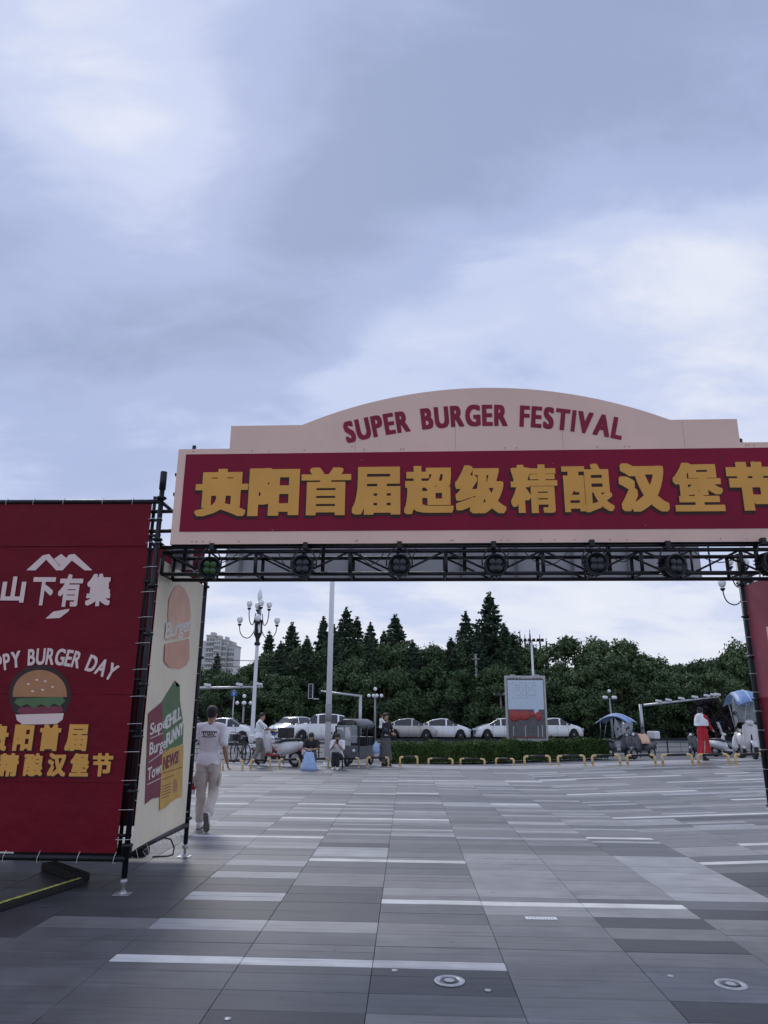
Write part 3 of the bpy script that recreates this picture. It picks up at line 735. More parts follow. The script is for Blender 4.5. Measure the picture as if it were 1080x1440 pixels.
bm = B(); bar(bm, T(LX, BY, .4), T(PX2, BY, 3.2), .02, 8); obj('brace', bm, 'black_steel', tower)

# ---- banners: real cloth with soft folds
def cloth(parent, name, O, U, V, n, w, h, m, amp=.006, seed=0, nu=60, nv=70, th=.002):
    r = random.Random(seed); ph = [r.uniform(0, 6) for _ in range(8)]
    def off(a, b):
        ed = min(a, 1 - a, b, 1 - b); k = min(1, ed * 8)
        return amp * k * (sin(a * 7 + ph[0] + b * 3) + .6 * sin(b * 11 + ph[1]) + .5 * sin(a * 17 + b * 9 + ph[2])) + amp * .35 * k * (sin(b * 60 + 4 * sin(a * 5 + ph[3])) * (.4 + .6 * sin(a * 3 + ph[4]) ** 2))
    bm = B(); O, U, V, n = Vector(O), Vector(U), Vector(V), Vector(n)
    for s in (1, -1):
        g = [[bm.verts.new(O + U * (i / nu) + V * (j / nv) + n * (off(i / nu, j / nv) + s * th / 2)) for i in range(nu + 1)] for j in range(nv + 1)]
        for j in range(nv):
            for i in range(nu):
                q = (g[j][i], g[j][i + 1], g[j + 1][i + 1], g[j + 1][i]); f = bm.faces.new(q if s > 0 else q[::-1]); f.smooth = True
    return obj(name, bm, m, parent), off
bxr0 = at_y(165, 1198, 7.2).x; bxr1 = at_y(213, 708, 7.2).x; bxr = (bxr0 + bxr1) / 2
BL = LX + .06
front = thing('hanging_banner', 'tall dark red festival banner tied to the front of the scaffold', 'banner', (BL, PY, zbot))
FN = Vector((0, -1, 0)); BW, BH = bxr - BL, ztop - zbot
cloth(front, 'sheet', (0, 0, 0), (BW, 0, 0), (0, 0, BH), FN, BW, BH, 'banner_red', .0035, 3)
PD = .0085      # print stands just proud of the deepest fold
def fb(px, py): p = at_y(px, py, 7.2 - PD); return p.x - BL, p.z - zbot
def fpoly(name, pts, m, lift=0, parent=None):
    bm = B(); q = [fb(*a) for a in pts]
    f = bm.faces.new([bm.verts.new((x, -PD - lift, z)) for x, z in q]); bmesh.ops.triangulate(bm, faces=bm.faces)
    bmesh.ops.recalc_face_normals(bm, faces=bm.faces)
    return obj(name, bm, m, parent or front)
def fel(cx, cy, rx, ry, n=24, a0=0, a1=360): return [(cx + rx * cos(radians(a0 + (a1 - a0) * i / (n - (a1 - a0 < 360)))), cy - ry * sin(radians(a0 + (a1 - a0) * i / (n - (a1 - a0 < 360))))) for i in range(n)]
z768 = fb(100, 768)[1]
bm = B(); tube(bm, [(0, -.012, z768), (BW, -.012, z768)], .004, 6); obj('seam', bm, 'banner_red', front)
z975 = fb(100, 976)[1]
for zz_, r_s in ((z975, .0022), (fb(100, 1100)[1], .0018)):
    bm = B(); tube(bm, [(0, -.006, zz_), (BW * .4, -.0075, zz_ + .004), (BW, -.006, zz_)], r_s, 5); obj('fold_crease', bm, 'banner_red', front)
# mountain logo
fpoly('logo_mark', [(37, 802), (60, 781), (69, 779), (84, 796), (97, 780), (105, 779), (130, 802), (119, 802), (101, 788), (88, 802), (79, 802), (65, 787), (50, 802)], 'print_cream')
fpoly('logo_mark', [(76, 786), (86, 779), (95, 786), (84, 795)], 'print_cream', .0005)
fpoly('logo_stroke', [(64, 870), (75, 860), (98, 856), (96, 860), (84, 869)], 'print_cream')
def fglyph(ch, x0, x1, y0, y1, m, rx, ry, d=.002, name='character', cells=48, lift=0):
    a = fb(x0, y1); b = fb(x1, y0); w, h = b[0] - a[0], b[1] - a[1]; mx_, my_ = w * rx / (1 + 2 * rx), h * ry / (1 + 2 * ry)
    bm = B(); box_glyph(bm, ch, (0, -PD, 0), (1, 0, 0), (0, 0, 1), FN, a[0] + mx_, b[0] - mx_, a[1] + my_, b[1] - my_, rx, ry, .0008, 0, cells, lift); return obj(name, bm, m, front)
for ch, a, b, c, d in (('山', 0, 38, 811, 847), ('下', 42, 79, 812, 851), ('有', 79, 118, 808, 853), ('集', 119, 159, 807, 852)): fglyph(ch, a, b, c, d, 'print_cream', .045, .04)
a = fb(65, 934); text_line(front, 'letter', 'HAPPY BURGER DAY', 'print_cream', (a[0], -PD, a[1]), (1, 0, 0), (0, 0, 1), FN, .155, fb(157, 900)[0] - fb(-35, 900)[0], rx=.05, ry=.03, depth=.0008, arc=1.55, cells=36, gap=.16)
for ch, a, b in (('贵', -20, 14), ('阳', 17, 49), ('首', 53, 87), ('届', 90, 125)):
    fglyph(ch, a - 1, b + 1.5, 1019.5, 1057.5, 'gold_dark', .10, .07, name='drop_shadow_print'); fglyph(ch, a, b, 1019, 1055.5, 'gold', .075, .05, lift=.0012)
for ch, a, b in (('超', -72, -39), ('级', -38, -6), ('精', -4, 28), ('酿', 31, 63), ('汉', 65, 95), ('堡', 97, 127), ('节', 128, 160)):
    fglyph(ch, a - 1, b + 1.5, 1059.5, 1093.5, 'gold_dark', .08, .06, name='drop_shadow_print'); fglyph(ch, a, b, 1059.5, 1091.5, 'gold', .058, .04, lift=.0012)
# plain hamburger picture
hb = fpoly('burger_picture', fel(56, 977, 44, 42), 'print_dark')
bm = B(); bm.free()
fpoly('burger_picture', [(18, 980)] + fel(56, 976, 38, 34, 20, 180, 0) + [(94, 980)], 'print_brown', .0012)
fpoly('burger_picture', [(20, 988), (24, 982), (88, 980), (92, 986), (84, 993), (76, 989), (68, 995), (58, 990), (48, 996), (38, 990), (29, 994)], 'print_green', .0018)
fpoly('burger_picture', [(24, 1000), (28, 995), (86, 993), (89, 998), (84, 1004), (30, 1005)], 'print_maroon', .0014)
fpoly('burger_picture', [(22, 1005), (90, 1003), (88, 1012), (80, 1018), (32, 1019), (24, 1013)], 'print_cream', .0020)
for sx, sy in ((40, 962), (52, 956), (64, 958), (74, 966), (46, 972), (60, 970)): fpoly('sesame_print', fel(sx, sy, 2.4, 1.4, 8), 'print_cream', .0026)
# ties along the top, bottom and right edge
def tie(parent, pts, r=.0025):
    bm = B(); tube(bm, pts, r, 5); obj('tie', bm, 'tie', parent)
for px in (48, 90, 145, 187, 10): x = fb(px, 706)[0]; tie(front, [(x - .004, -.02, BH - .02), (x, -.032, BH + .015), (x + .006, -.02, BH + .055), (x + .006, .03, BH + .03)])
for px in (8, 56, 112, 163): x = fb(px, 1200)[0]; tie(front, [(x + .004, -.015, .015), (x - .006, -.04, -.04), (x - .012, -.03, -.085), (x, .01, -.085)])
for k in range(13): z = .12 + k * (BH - .3) / 12; tie(front, [(BW - .02, -.012, z), (BW + .06, -.035, z + .004), (PX - BL + .04, -.03, z + .006)])

# ---- cream side banner
sx_ = (PX + PX2) / 2 + .01
side = thing('hanging_banner', 'cream banner with burger print on the inner side of the scaffold', 'banner', (sx_, PY + .05, 0))
sz0a = at_x(184, 1196, sx_).z; sz1a = at_x(222, 784, sx_).z; yA = PY + .06; yB = BY - .06
sz0b = at_x(262, 1163, sx_).z; sz1b = at_x(286, 822, sx_).z
szb = (sz0a + sz0b) / 2; szt = (sz1a + sz1b) / 2
SN = Vector((1, 0, 0))
cloth(side, 'sheet', (0, .01, szb), (0, yB - yA, 0), (0, 0, szt - szb), SN, 1, 1, 'banner_cream', .0035, 8, 40, 70)
def sb(px, py): p = at_x(px, py, sx_ + PD); return p.y - (PY + .05), p.z
def spoly(name, pts, m, lift=0):
    bm = B(); q = [sb(*a) for a in pts]; bm.faces.new([bm.verts.new((PD + lift, y, z)) for y, z in q]); bmesh.ops.triangulate(bm, faces=bm.faces); return obj(name, bm, m, side)
spoly('burger_print', [(236, 866), (238, 842), (244, 828), (252, 822), (260, 828), (266, 842), (269, 866), (267, 874), (238, 880)], 'print_salmon')
spoly('burger_print', [(234, 900), (233, 884), (237, 874), (267, 868), (268, 878), (266, 896)], 'print_salmon', .0004)
spoly('burger_print', [(231, 930), (232, 906), (266, 898), (267, 925), (262, 936), (252, 941), (238, 938)], 'print_salmon2', .0002)
spoly('paper_print', [(209, 1003), (220, 994), (231, 985), (240, 1000), (240, 1112), (232, 1115), (224, 1121), (214, 1123), (204, 1131)], 'print_maroon')
spoly('paper_print', [(228, 988), (240, 968), (246, 957), (248, 966), (253, 964), (253, 985), (258, 1020), (257, 1046), (236, 1056), (229, 1050)], 'print_green', .0008)
spoly('paper_print', [(228, 1060), (240, 1052), (258, 1047), (257, 1080), (256, 1120), (248, 1123), (240, 1128), (232, 1136), (224, 1140), (226, 1100)], 'print_yellow', .0012)
def stext(text, xa, ya, xb, yb, hpx, m, lift, rx=.03, ry=.02, slant=0, gap=.1, name='letter'):
    a = sb(xa, ya); b = sb(xb, yb); w = math.hypot(b[0] - a[0], b[1] - a[1]); U = Vector((0, b[0] - a[0], b[1] - a[1])).normalized()
    V = Vector((0, -U.z, U.y)); c = Vector((PD + lift, (a[0] + b[0]) / 2, (a[1] + b[1]) / 2)); h = abs(sb(xa, ya - hpx)[1] - a[1])
    text_line(side, name, text, m, c, U, V, SN, h, w, rx, ry, .0006, None, 34, gap, slant=slant)
stext('Super', 211, 1034, 238, 1020, 16, 'print_white', .0004, .025, .02)
stext('Burger', 210, 1062, 237, 1050, 17, 'print_white', .0004, .025, .02)
stext('Town', 207, 1098, 229, 1085, 17, 'print_white', .0004, .025, .02)
for a in ((211, 1038, 230, 1030), (209, 1072, 236, 1052), (207, 1103, 229, 1092)): spoly('underline_print', [(a[0], a[1]), (a[2], a[3]), (a[2], a[3] + 1), (a[0], a[1] + 1)], 'print_white', .0005)
stext('CHILL', 232, 1026, 254, 1010, 18, 'print_white', .0016, .09, .05)
stext('FUNNY', 234, 1050, 257, 1031, 18, 'print_white', .0016, .09, .05)
stext('NEWS!', 229, 1083, 250, 1072, 17, 'print_maroon', .0018, .09, .05)
for k, (a, b, c, d) in enumerate(((229, 1087, 256, 1078), (228, 1096, 245, 1089), (227, 1106, 240, 1101), (227, 1110, 240, 1105), (227, 1114, 240, 1109), (227, 1118, 240, 1113), (227, 1122, 237, 1118))):
    spoly('small_print', [(a, b), (c, d), (c, d + 1.2), (a, b + 1.2)], 'print_maroon', .0018)
spoly('small_print', [(243, 1104)] + [(243 + 6 * (1 - cos(t)) / 2 * 1, 1104 - 9 * sin(t) - i * .3) for i, t in enumerate([.5, 1.2, 1.9, 2.6])] + [(249, 1102), (249, 1112), (243, 1115)], 'print_brown', .0018)
stext('Burger', 232, 898, 268, 886, 22, 'print_white', .0012, .03, .02, slant=.25, gap=.02)
for k in range(9):
    z = szb + .15 + k * (szt - szb - .3) / 8
    tie(side, [(0, .02, z), (.02, -.03, z), (.01, -.06, z)]); tie(side, [(0, yB - yA - .01, z), (.02, yB - yA + .04, z), (0, yB - yA + .08, z)])
for k in range(6): y = .1 + k * (yB - yA - .2) / 5; tie(side, [(.006, y, szb + .015), (.035, y, szb - .06), (.01, y, szb - .10), (-.03, y, szb - .05)])
cloth(tower, 'rear_sheet', T(LX + .05, BY + .03, .33), (PX2 - LX - .1, 0, 0), (0, 0, 3.4), Vector((0, 1, 0)), 1, 1, 'banner_red', .003, 4, 20, 20)
cloth(tower, 'outer_side_sheet', T(LX - .03, PY + .05, .33), (0, BY - PY - .1, 0), (0, 0, 3.4), Vector((-1, 0, 0)), 1, 1, 'banner_cream', .003, 4, 20, 20)
# black cable looped on the lower ledger
bm = B(); q = [(232, 1160), (243, 1178), (246, 1196), (238, 1203), (222, 1204)]
tube(bm, [at_x(x, y, sx_ + .12 + .02 * i) for i, (x, y) in enumerate(((228, 1178), (240, 1180), (245, 1192), (243, 1202), (236, 1204), (215, 1205)))], .008, 6); tag(obj('power_cable', bm, 'rubber'), 'black power cable looping down from the lower tube of the cream banner', 'cable')

# things on the ground under the tower
a = gnd(185, 1203); bm = B(); bx(bm, (0, 0, .035), (.62, .26, .07), bev=.012); bx(bm, (.05, 0, .078), (.3, .12, .015), mi=1, bev=.004)
for k in range(6): bx(bm, (-.25 + k * .05, -.12, .04), (.01, .035, .05), mi=0)
o = tag(obj('cable_cover', bm, ['rubber', 'galv']), 'low black ballast box on the ground behind the front post', 'box'); o.location = (a.x - .15, a.y + .05, 0); o.rotation_euler = (0, 0, .12)
a = gnd(100, 1208); bm = B(); bx(bm, (0, 0, .05), (1.5, .2, .1), bev=.01); o = tag(obj('ballast_beam', bm, 'rubber'), 'long black beam lying on the ground under the red banner', 'beam'); o.location = (a.x, a.y + .25, .001); o.rotation_euler = (0, 0, .05)
def ramp(p0, p1, w, h, m, name, label, cat, bevel=.01):
    a, b = gnd(*p0), gnd(*p1); d = (b - a).length; bm = B(); bx(bm, (0, 0, h / 2), (d, w, h), bev=bevel)
    for k in range(int(d / .08)): bx(bm, (-d / 2 + .05 + k * .08, 0, h + .003), (.02, w * .7, .008))
    o = tag(obj(name, bm, m), label, cat); c = (a + b) / 2; o.location = (c.x, c.y, .002); o.rotation_euler = (0, 0, math.atan2(b.y - a.y, b.x - a.x)); return o, d
ramp((68, 1222), (115, 1240), .16, .07, 'rubber', 'cable_ramp', 'short black ribbed cable ramp in front of the red banner', 'cable ramp')
o, d = ramp((-30, 1290), (112, 1244), .10, .05, 'rubber', 'cable_channel', 'black cable channel with worn yellow green tape, running off the left edge', 'cable channel')
bm = B(); bx(bm, (0, 0, .059), (d, .035, .004)); obj('tape', bm, 'tape', o)

# ================================================================== RIGHT TOWER
RX = at_y(1060, 950, 8.98).x
rt = thing('scaffold_tower', 'black scaffold tower at the right picture edge with a red side banner', 'scaffold tower', (RX, BY, zt(RX, BY)))
def T2(x, y, z): return Vector((x - RX, y - BY, z))
z_ = zt(RX, BY)
for x, y in ((RX, BY), (RX + .06, PY - .1), (RX + 2.6, BY), (RX + 2.6, PY - .1)): post(rt, x, y, 3.6, T2, .037)
for z in (.6, 1.2, 1.8, 2.3, 2.8, 3.2):
    bm = B(); lathe(bm, [(.031, -.02), (.049, -.012), (.057, 0), (.049, .012), (.031, .02)], 12, T2(RX, BY, z)); obj('coupler', bm, 'black_steel', rt)
for z in (.35, 3.28):
    for a, b in (((RX, BY), (RX + .06, PY - .1)), ((RX, BY), (RX + 2.6, BY)), ((RX + .06, PY - .1), (RX + 2.6, PY - .1))):
        bm = B(); bar(bm, T2(a[0], a[1], z), T2(b[0], b[1], z), .024, 8); obj('ledger', bm, 'black_steel', rt)
rb = thing('hanging_banner', 'faded red banner on the inner side of the right scaffold', 'banner', (RX + .012, BY - .045, 0))
RN = Vector((-1, 0, 0)); zsplit = at_y(1070, 980, 8.7).z
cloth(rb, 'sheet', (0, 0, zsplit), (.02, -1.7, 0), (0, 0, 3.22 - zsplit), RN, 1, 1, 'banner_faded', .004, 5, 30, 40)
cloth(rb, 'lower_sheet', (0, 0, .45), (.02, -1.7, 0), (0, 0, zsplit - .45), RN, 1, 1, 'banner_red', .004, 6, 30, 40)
a = at_x(1081, 908, RX - .01); bm = B(); yy = a.y - (BY - .035)
for q in ((yy, a.z + .11, .035, .22), (yy - .07, a.z + .01, .14, .035), (yy - .14, a.z + .11, .035, .22)): bx(bm, (-.016, q[0], q[1]), (.002, q[2], q[3]))
obj('letter', bm, 'print_cream', rb)
for k in range(12): z = .6 + k * .22; tie(rb, [(-.005, -.03, z), (-.05, .03, z), (-.045, .09, z)])

# ================================================================== HOOPS, FENCE, HEDGE, KIOSK, LAMPS
hoop_c = [(327, 30), (366, 30), (407, 31), (448, 30), (490, 31), (531, 33), (575, 34), (619.5, 35), (664.5, 35), (710, 36), (756, 37), (804, 38), (853, 39), (902.5, 39), (953.5, 41), (1004.5, 41), (1056, 41)]
hoop_lab = ['leftmost, beside the walking man', 'below the man at the delivery scooter', 'under the red fender of the delivery scooter', 'behind the woman with the blue bag', 'between the two seated women and the tricycle', 'at the feet of the standing mother',
            'at the left end of the hedge', 'second from the left end of the hedge', 'third from the left end of the hedge', 'left of the billboard base', 'right of the billboard base', 'second right of the billboard', 'at the right end of the hedge',
            'in front of the scooter with pink cloth', 'in front of the open black fence', 'at the feet of the woman in red', 'rightmost, beside the black scaffold post']
hoop_proto = None
def make_hoop(w):
    h = .27; t = thing('hoop_barrier', '', 'barrier')
    for s in (-1, 1):
        bm = B(); tube(bm, [(s * w / 2, 0, 0), (s * w / 2, 0, h - .07)] + curve_pts((s * w / 2, 0, h - .07), (s * w / 2, 0, h), (s * (w / 2 - .08), 0, h), 5)[1:] + [(s * (w / 2 - .13), 0, h)], .033, 10); obj('leg', bm, 'bollard_yellow', t)
    bm = B(); tube(bm, [(-w / 2 + .12, 0, h), (w / 2 - .12, 0, h)], .034, 10); obj('top_bar', bm, 'bollard_black', t)
    for s in (-1, 1):
        bm = B(); lathe(bm, [(.06, 0), (.06, .008), (.034, .012)], 12, (s * w / 2, 0, 0)); obj('foot_flange', bm, 'bollard_yellow', t)
    return t
for i, ((px, w), lb) in enumerate(zip(hoop_c, hoop_lab)):
    py = 1083.5 - 7.5 * min(1, (px - 327) / 300) if px < 627 else 1076.5 - .5 * (px - 627) / 430
    p = gnd(px, py); sc = scale_at(p.y)
    if i == 0: hoop_proto = make_hoop(.72); o = hoop_proto
    else: o = dup(hoop_proto, (0, 0, 0))
    o.location = p; k = (w / sc - .06) / .72; o.scale = (k, 1, 1.0 + .1 * (px - 327) / 700); o['group'] = 'yellow and black hoop barriers along the plaza edge'
    nxt = gnd(min(px + 40, 1075), 1083.5 - 7.5 * min(1, (px + 40 - 327) / 300) if px + 40 < 627 else 1076.3); o.rotation_euler = (0, -math.atan2(zt(p.x + .3, p.y) - zt(p.x - .3, p.y), .6), .5 * math.atan2(nxt.y - p.y, nxt.x - p.x) if px < 1040 else 0)
    o['label'] = 'yellow hoop barrier with black top, ' + lb; o.rotation_euler.x = ((i * 37) % 11 - 5) * .012; o.rotation_euler.z += ((i * 53) % 9 - 4) * .03

def fence(x0, x1, yb0, yb1, n, label, parent_name='metal_fence', h=.82):
    """black railing from pixel (x0, yb0) to (x1, yb1), n bays"""
    a, b = gnd(x0, yb0), gnd(x1, yb1); t = thing(parent_name, label, 'fence', tuple(a), group=None)
    pts = [a + (b - a) * (i / n) for i in range(n + 1)]
    for p in pts: p.z = zt(p.x, p.y)
    for p in pts:
        bm = B(); bx(bm, Vector((0, 0, h / 2)) + p - a, (.06, .06, h)); bx(bm, Vector((0, 0, h + .02)) + p - a, (.08, .08, .04)); obj('post', bm, 'iron', t)
    for p, q in zip(pts, pts[1:]):
        for z, r in ((.06, .02), (h * .42, .014), (h * .70, .014), (h - .03, .028)):
            bm = B(); tube(bm, [p - a + Vector((0, 0, z)), q - a + Vector((0, 0, z))], r, 6); obj('rail', bm, 'iron', t)
        m = (p + q) / 2 - a
        bm = B(); tube(bm, [m + Vector((0, 0, .06)), m + Vector((0, 0, h * .7))], .012, 6); obj('upright', bm, 'iron', t)
    return t
fence(262, 545, 1071, 1067, 11, 'black railing at the left, behind the parked bicycle and tricycle')
fence(549, 862, 1066, 1061, 9, 'black railing behind the clipped hedge')
fence(862, 1085, 1060, 1058, 6, 'black railing at the right, behind the woman in red')

# clipped hedge
ha, hb = gnd(545, 1074), gnd(856, 1066); hd = (hb - ha); hL = hd.length; hang = math.atan2(hd.y, hd.x)
hedge = thing('clipped_hedge', 'low clipped green hedge running behind the yellow hoops', 'hedge', tuple(ha), hang)
HH = .82; HD = 1.3
def leaf_quads(P, Nn, s, rs, keep=.6):
    """quads at points P with normals about Nn, returned as (verts, faces)"""
    n = len(P); r = rs.normal(size=(n, 3)); nn_ = Nn * keep + r * (1 - keep); nn_ /= np.linalg.norm(nn_, axis=1)[:, None] + 1e-9
    t = np.cross(nn_, rs.normal(size=(n, 3))); t /= np.linalg.norm(t, axis=1)[:, None] + 1e-9; b = np.cross(nn_, t)
    sz = s * rs.uniform(.6, 1.35, (n, 1)); V = np.stack([P - t * sz, P + b * sz * .55, P + t * sz, P - b * sz * .55], 1).reshape(-1, 3); return V
def quad_mesh(name, V, m):
    n = len(V) // 4; me = bpy.data.meshes.new(name); me.vertices.add(len(V)); me.vertices.foreach_set('co', V.astype(np.float32).ravel())
    me.loops.add(n * 4); me.loops.foreach_set('vertex_index', np.arange(n * 4, dtype=np.int32)); me.polygons.add(n)
    me.polygons.foreach_set('loop_start', np.arange(0, n * 4, 4, dtype=np.int32)); me.polygons.foreach_set('loop_total', np.full(n, 4, dtype=np.int32)); me.update(calc_edges=True); me.materials.append(M[m]); return me
rg = np.random.RandomState(4)
nL = 42000
u = rg.uniform(0, hL, nL); f = rg.uniform(0, 1, nL); side_ = np.where(f < .5, 0, np.where(f < .9, 1, 2))
zz = np.where(side_ == 0, rg.uniform(.03, HH, nL), np.where(side_ == 1, HH, rg.uniform(.03, HH, nL)))
yy = np.where(side_ == 0, 0, np.where(side_ == 1, rg.uniform(0, HD, nL), HD))
bump_ = .05 * np.sin(u * 3.1) + .04 * np.sin(u * 7.7 + 2) + .03 * np.sin(zz * 9 + u * 5)
P_ = np.stack([u, yy + np.where(side_ == 0, bump_, 0), zz + np.where(side_ == 1, bump_, 0)], 1) + rg.normal(size=(nL, 3)) * np.where(rg.uniform(0, 1, (nL, 1)) < .12, .085, .035)
P_[:, 2] += np.array([zt(ha.x + a * cos(hang), ha.y + a * sin(hang)) for a in u]) - ha.z
Nn = np.stack([0 * u, np.where(side_ == 0, -1., 0.) + (side_ == 2), (side_ == 1) * 1.], 1)
meshobj('foliage', quad_mesh('foliage', leaf_quads(P_, Nn, .045, rg, .45), 'leaf_hedge'), hedge)
bm = B(); k = int(hL / .6)
for i in range(k):
    x = (i + .5) * hL / k; z = zt(ha.x + x * cos(hang), ha.y + x * sin(hang)) - ha.z; bx(bm, (x, HD / 2, z + HH / 2 - .03), (hL / k + .01, HD - .16, HH - .1))
ic = obj('inner_twigs', bm, 'leaf_conifer', hedge)

# billboard kiosk in the hedge
Yk = ha.y + (hb.y - ha.y) * .62 + .5
k00, k10, k11, k01 = [at_y(*q, Yk) for q in ((713, 1040), (771, 1040), (766, 950), (708, 950))]
kc = (k00 + k10) / 2; kw = (k10 - k00).length; kh = k01.z - k00.z
ks = thing('billboard', 'grey framed advertising billboard with blue and red poster standing in the hedge', 'billboard', (kc.x, Yk, k00.z - .1), -.06)
bm = B(); bx(bm, (0, .12, kh / 2 + .05), (kw, .22, kh + .1), bev=.02); obj('frame', bm, 'poster_frame', ks)
bm = B(); bx(bm, (0, -.0, kh / 2 + .06), (kw - .2, .03, kh - .2)); obj('poster_backing', bm, 'poster_grey', ks)
pw = kw - .26; pz0 = .2; pzm = kh * .5; pz1 = kh - .12
bm = B(); bx(bm, (0, -.018, (pzm + pz1) / 2), (pw, .006, pz1 - pzm)); bx(bm, (.28 * pw, -.02, pzm - .08), (.12 * pw, .006, .25)); obj('poster_sky', bm, 'poster_blue', ks)
r5 = random.Random(3)
for r_ in range(7):
    bm = B(); z = pz1 - .14 - r_ * .12; n = r5.choice((6, 8, 9))
    for c_ in range(n):
        if r5.random() < .75: bx(bm, (-pw / 2 * .7 + c_ * pw * .7 / n + r5.uniform(0, .05), -.0225, z), (pw * .05, .003, .05))
    o = obj('poster_text', bm, 'poster_frame', ks); o['kind'] = 'stuff'
for cx, cz, w, h in ((-.33, -.3, .34, .6), (-.05, -.28, .36, .5), (.18, -.22, .16, .3), (.33, -.3, .2, .5)):
    bm = B(); ball(bm, (cx * pw, -.02, pzm + cz), .5, 2, scl=(w * pw, .012, h)); obj('red_print', bm, 'scooter_red', ks)
for cx in (-.38, -.22, -.05, .1, .3, .42):
    bm = B(); bx(bm, (cx * pw, -.019, pz0 + .3), (.04, .006, r5.uniform(.4, .62))); obj('figure_print', bm, 'poster_frame' if r5.random() < .6 else 'print_green', ks)
bm = B()
for c_ in range(8): bx(bm, (-.3 * pw + c_ * pw * .075, -.022, pz0 + .04), (pw * .05, .004, .045))
obj('red_caption', bm, 'scooter_red', ks)
for s in (-1, 1):
    bm = B(); bx(bm, (s * (kw / 2 - .25), .12, -.45), (.12, .14, .9)); obj('leg', bm, 'poster_frame', ks)
bm = B(); bx(bm, (-kw * .3, .12, kh + .13), (.22, .1, .05), bev=.01); bx(bm, (kw * .28, .12, kh + .13), (.3, .1, .05), bev=.01); obj('lamp_housing', bm, 'poster_frame', ks)
bm = B(); 
for x in (-.36, -.28, -.2, -.12, .22, .3, .38): bx(bm, (x * kw, .005, kh - .02), (.06, .004, .04))
obj('header_lettering', bm, 'print_dark', ks)

# ---- street lamps with globes
def globe(bm, c, r, tall=1.1):
    lathe(bm, [(r * .45, -r * tall), (r * .8, -r * .6 * tall), (r, 0), (r * .9, r * .45 * tall), (r * .5, r * .85 * tall), (r * .12, r * tall)], 14, c)
def big_lamp(px, py_foot, top_py, label, turn=0.0, Y=None, scale_only=None):
    p = gnd(px, py_foot); s = scale_at(p.y, z=4); Hh = at_y(px, top_py, p.y).z - zt(p.x, p.y)
    t = thing('street_lamp', label, 'street lamp', tuple(p), turn); k = Hh / 8.0
    bm = B(); lathe(bm, [(.22, 0), (.22, .25), (.16, .32), (.13, .6), (.10, 1.0), (.085, 5.1), (.085, 5.15)], 16); 
    for v in bm.verts: v.co *= k
    obj('pole', bm, 'white_paint', t)
    bm = B(); lathe(bm, [(.09, 5.15), (.15, 5.2), (.15, 5.28), (.09, 5.35), (.1, 5.5), (.2, 5.7), (.21, 6.35), (.24, 6.38), (.2, 6.42), (.06, 6.5), (.04, 7.2), (.06, 7.25), (.05, 7.3)], 8)
    for v in bm.verts: v.co *= k
    ln = obj('lantern', bm, 'iron', t)
    for a in range(4):
        bm = B(); bx(bm, (0, -.185, 6.02), (.13, .02, .5))
        R = Matrix.Rotation(a * pi / 2 + .39, 3, 'Z')
        for v in bm.verts: v.co = R @ v.co * k
        obj('pane', bm, 'lamp_clear', ln)
    for tier, (n, R1, z0, z1, r, a0) in enumerate(((4, .92, 5.75, 6.42, .155, 0), (4, .50, 6.4, 7.22, .15, 45 if False else 12))):
        for j in range(n):
            a = radians(a0 + j * 90 + 4); d = Vector((cos(a), sin(a), 0))
            bm = B(); tube(bm, [q * k for q in [d * .16 + Vector((0, 0, z0 + .35))] + curve_pts(d * .2 + Vector((0, 0, z0 + .1)), d * (.3 * R1 + .1) + Vector((0, 0, z0 - .35)), d * R1 * .72 + Vector((0, 0, z0 - .2)), 6) + curve_pts(d * R1 * .72 + Vector((0, 0, z0 - .2)), d * R1 * .98 + Vector((0, 0, z0 - .1)), d * R1 + Vector((0, 0, z1 - .32)), 6)[1:]], .024 * k, 6)
            lathe(bm, [(.03 * k, 0), (.09 * k, .07 * k), (.1 * k, .12 * k)], 10, (d * R1 + Vector((0, 0, z1 - .33))) * k)
            am = obj('arm', bm, 'iron', t)
            bm = B(); globe(bm, (d * R1 + Vector((0, 0, z1))) * k, r * k); obj('globe', bm, 'globe', am)
    bm = B(); lathe(bm, [(.05, 7.34), (.11, 7.5), (.13, 7.65), (.09, 7.85), (.02, 8.0)], 14)
    for v in bm.verts: v.co *= k
    obj('flame_globe', bm, 'globe', t)
    return t
big_lamp(353, 1062, 828, 'tall white street lamp with seven globes behind the walking man', .1)
big_lamp(1083, 1062, 760, 'tall street lamp with globes partly hidden by the right scaffold post', .75)
# flagpole
p = gnd(460, 1078); t = thing('flagpole', 'tall plain white metal flagpole between the two seated women', 'flagpole', tuple(p))
bm = B(); tube(bm, [(0, 0, 0), (0, 0, 8.9)], [.098, .07], 18); obj('pole', bm, 'white_paint', t)
bm = B(); ball(bm, (0, 0, 8.97), .09); obj('finial', bm, 'galv', t)
bm = B(); lathe(bm, [(.102, 1.35), (.102, 1.9)], 18); obj('worn_band', bm, 'concrete', t)
bm = B(); lathe(bm, [(.2, 0), (.2, .03), (.12, .05), (.11, .14)], 18); obj('collar', bm, 'white_paint', t)

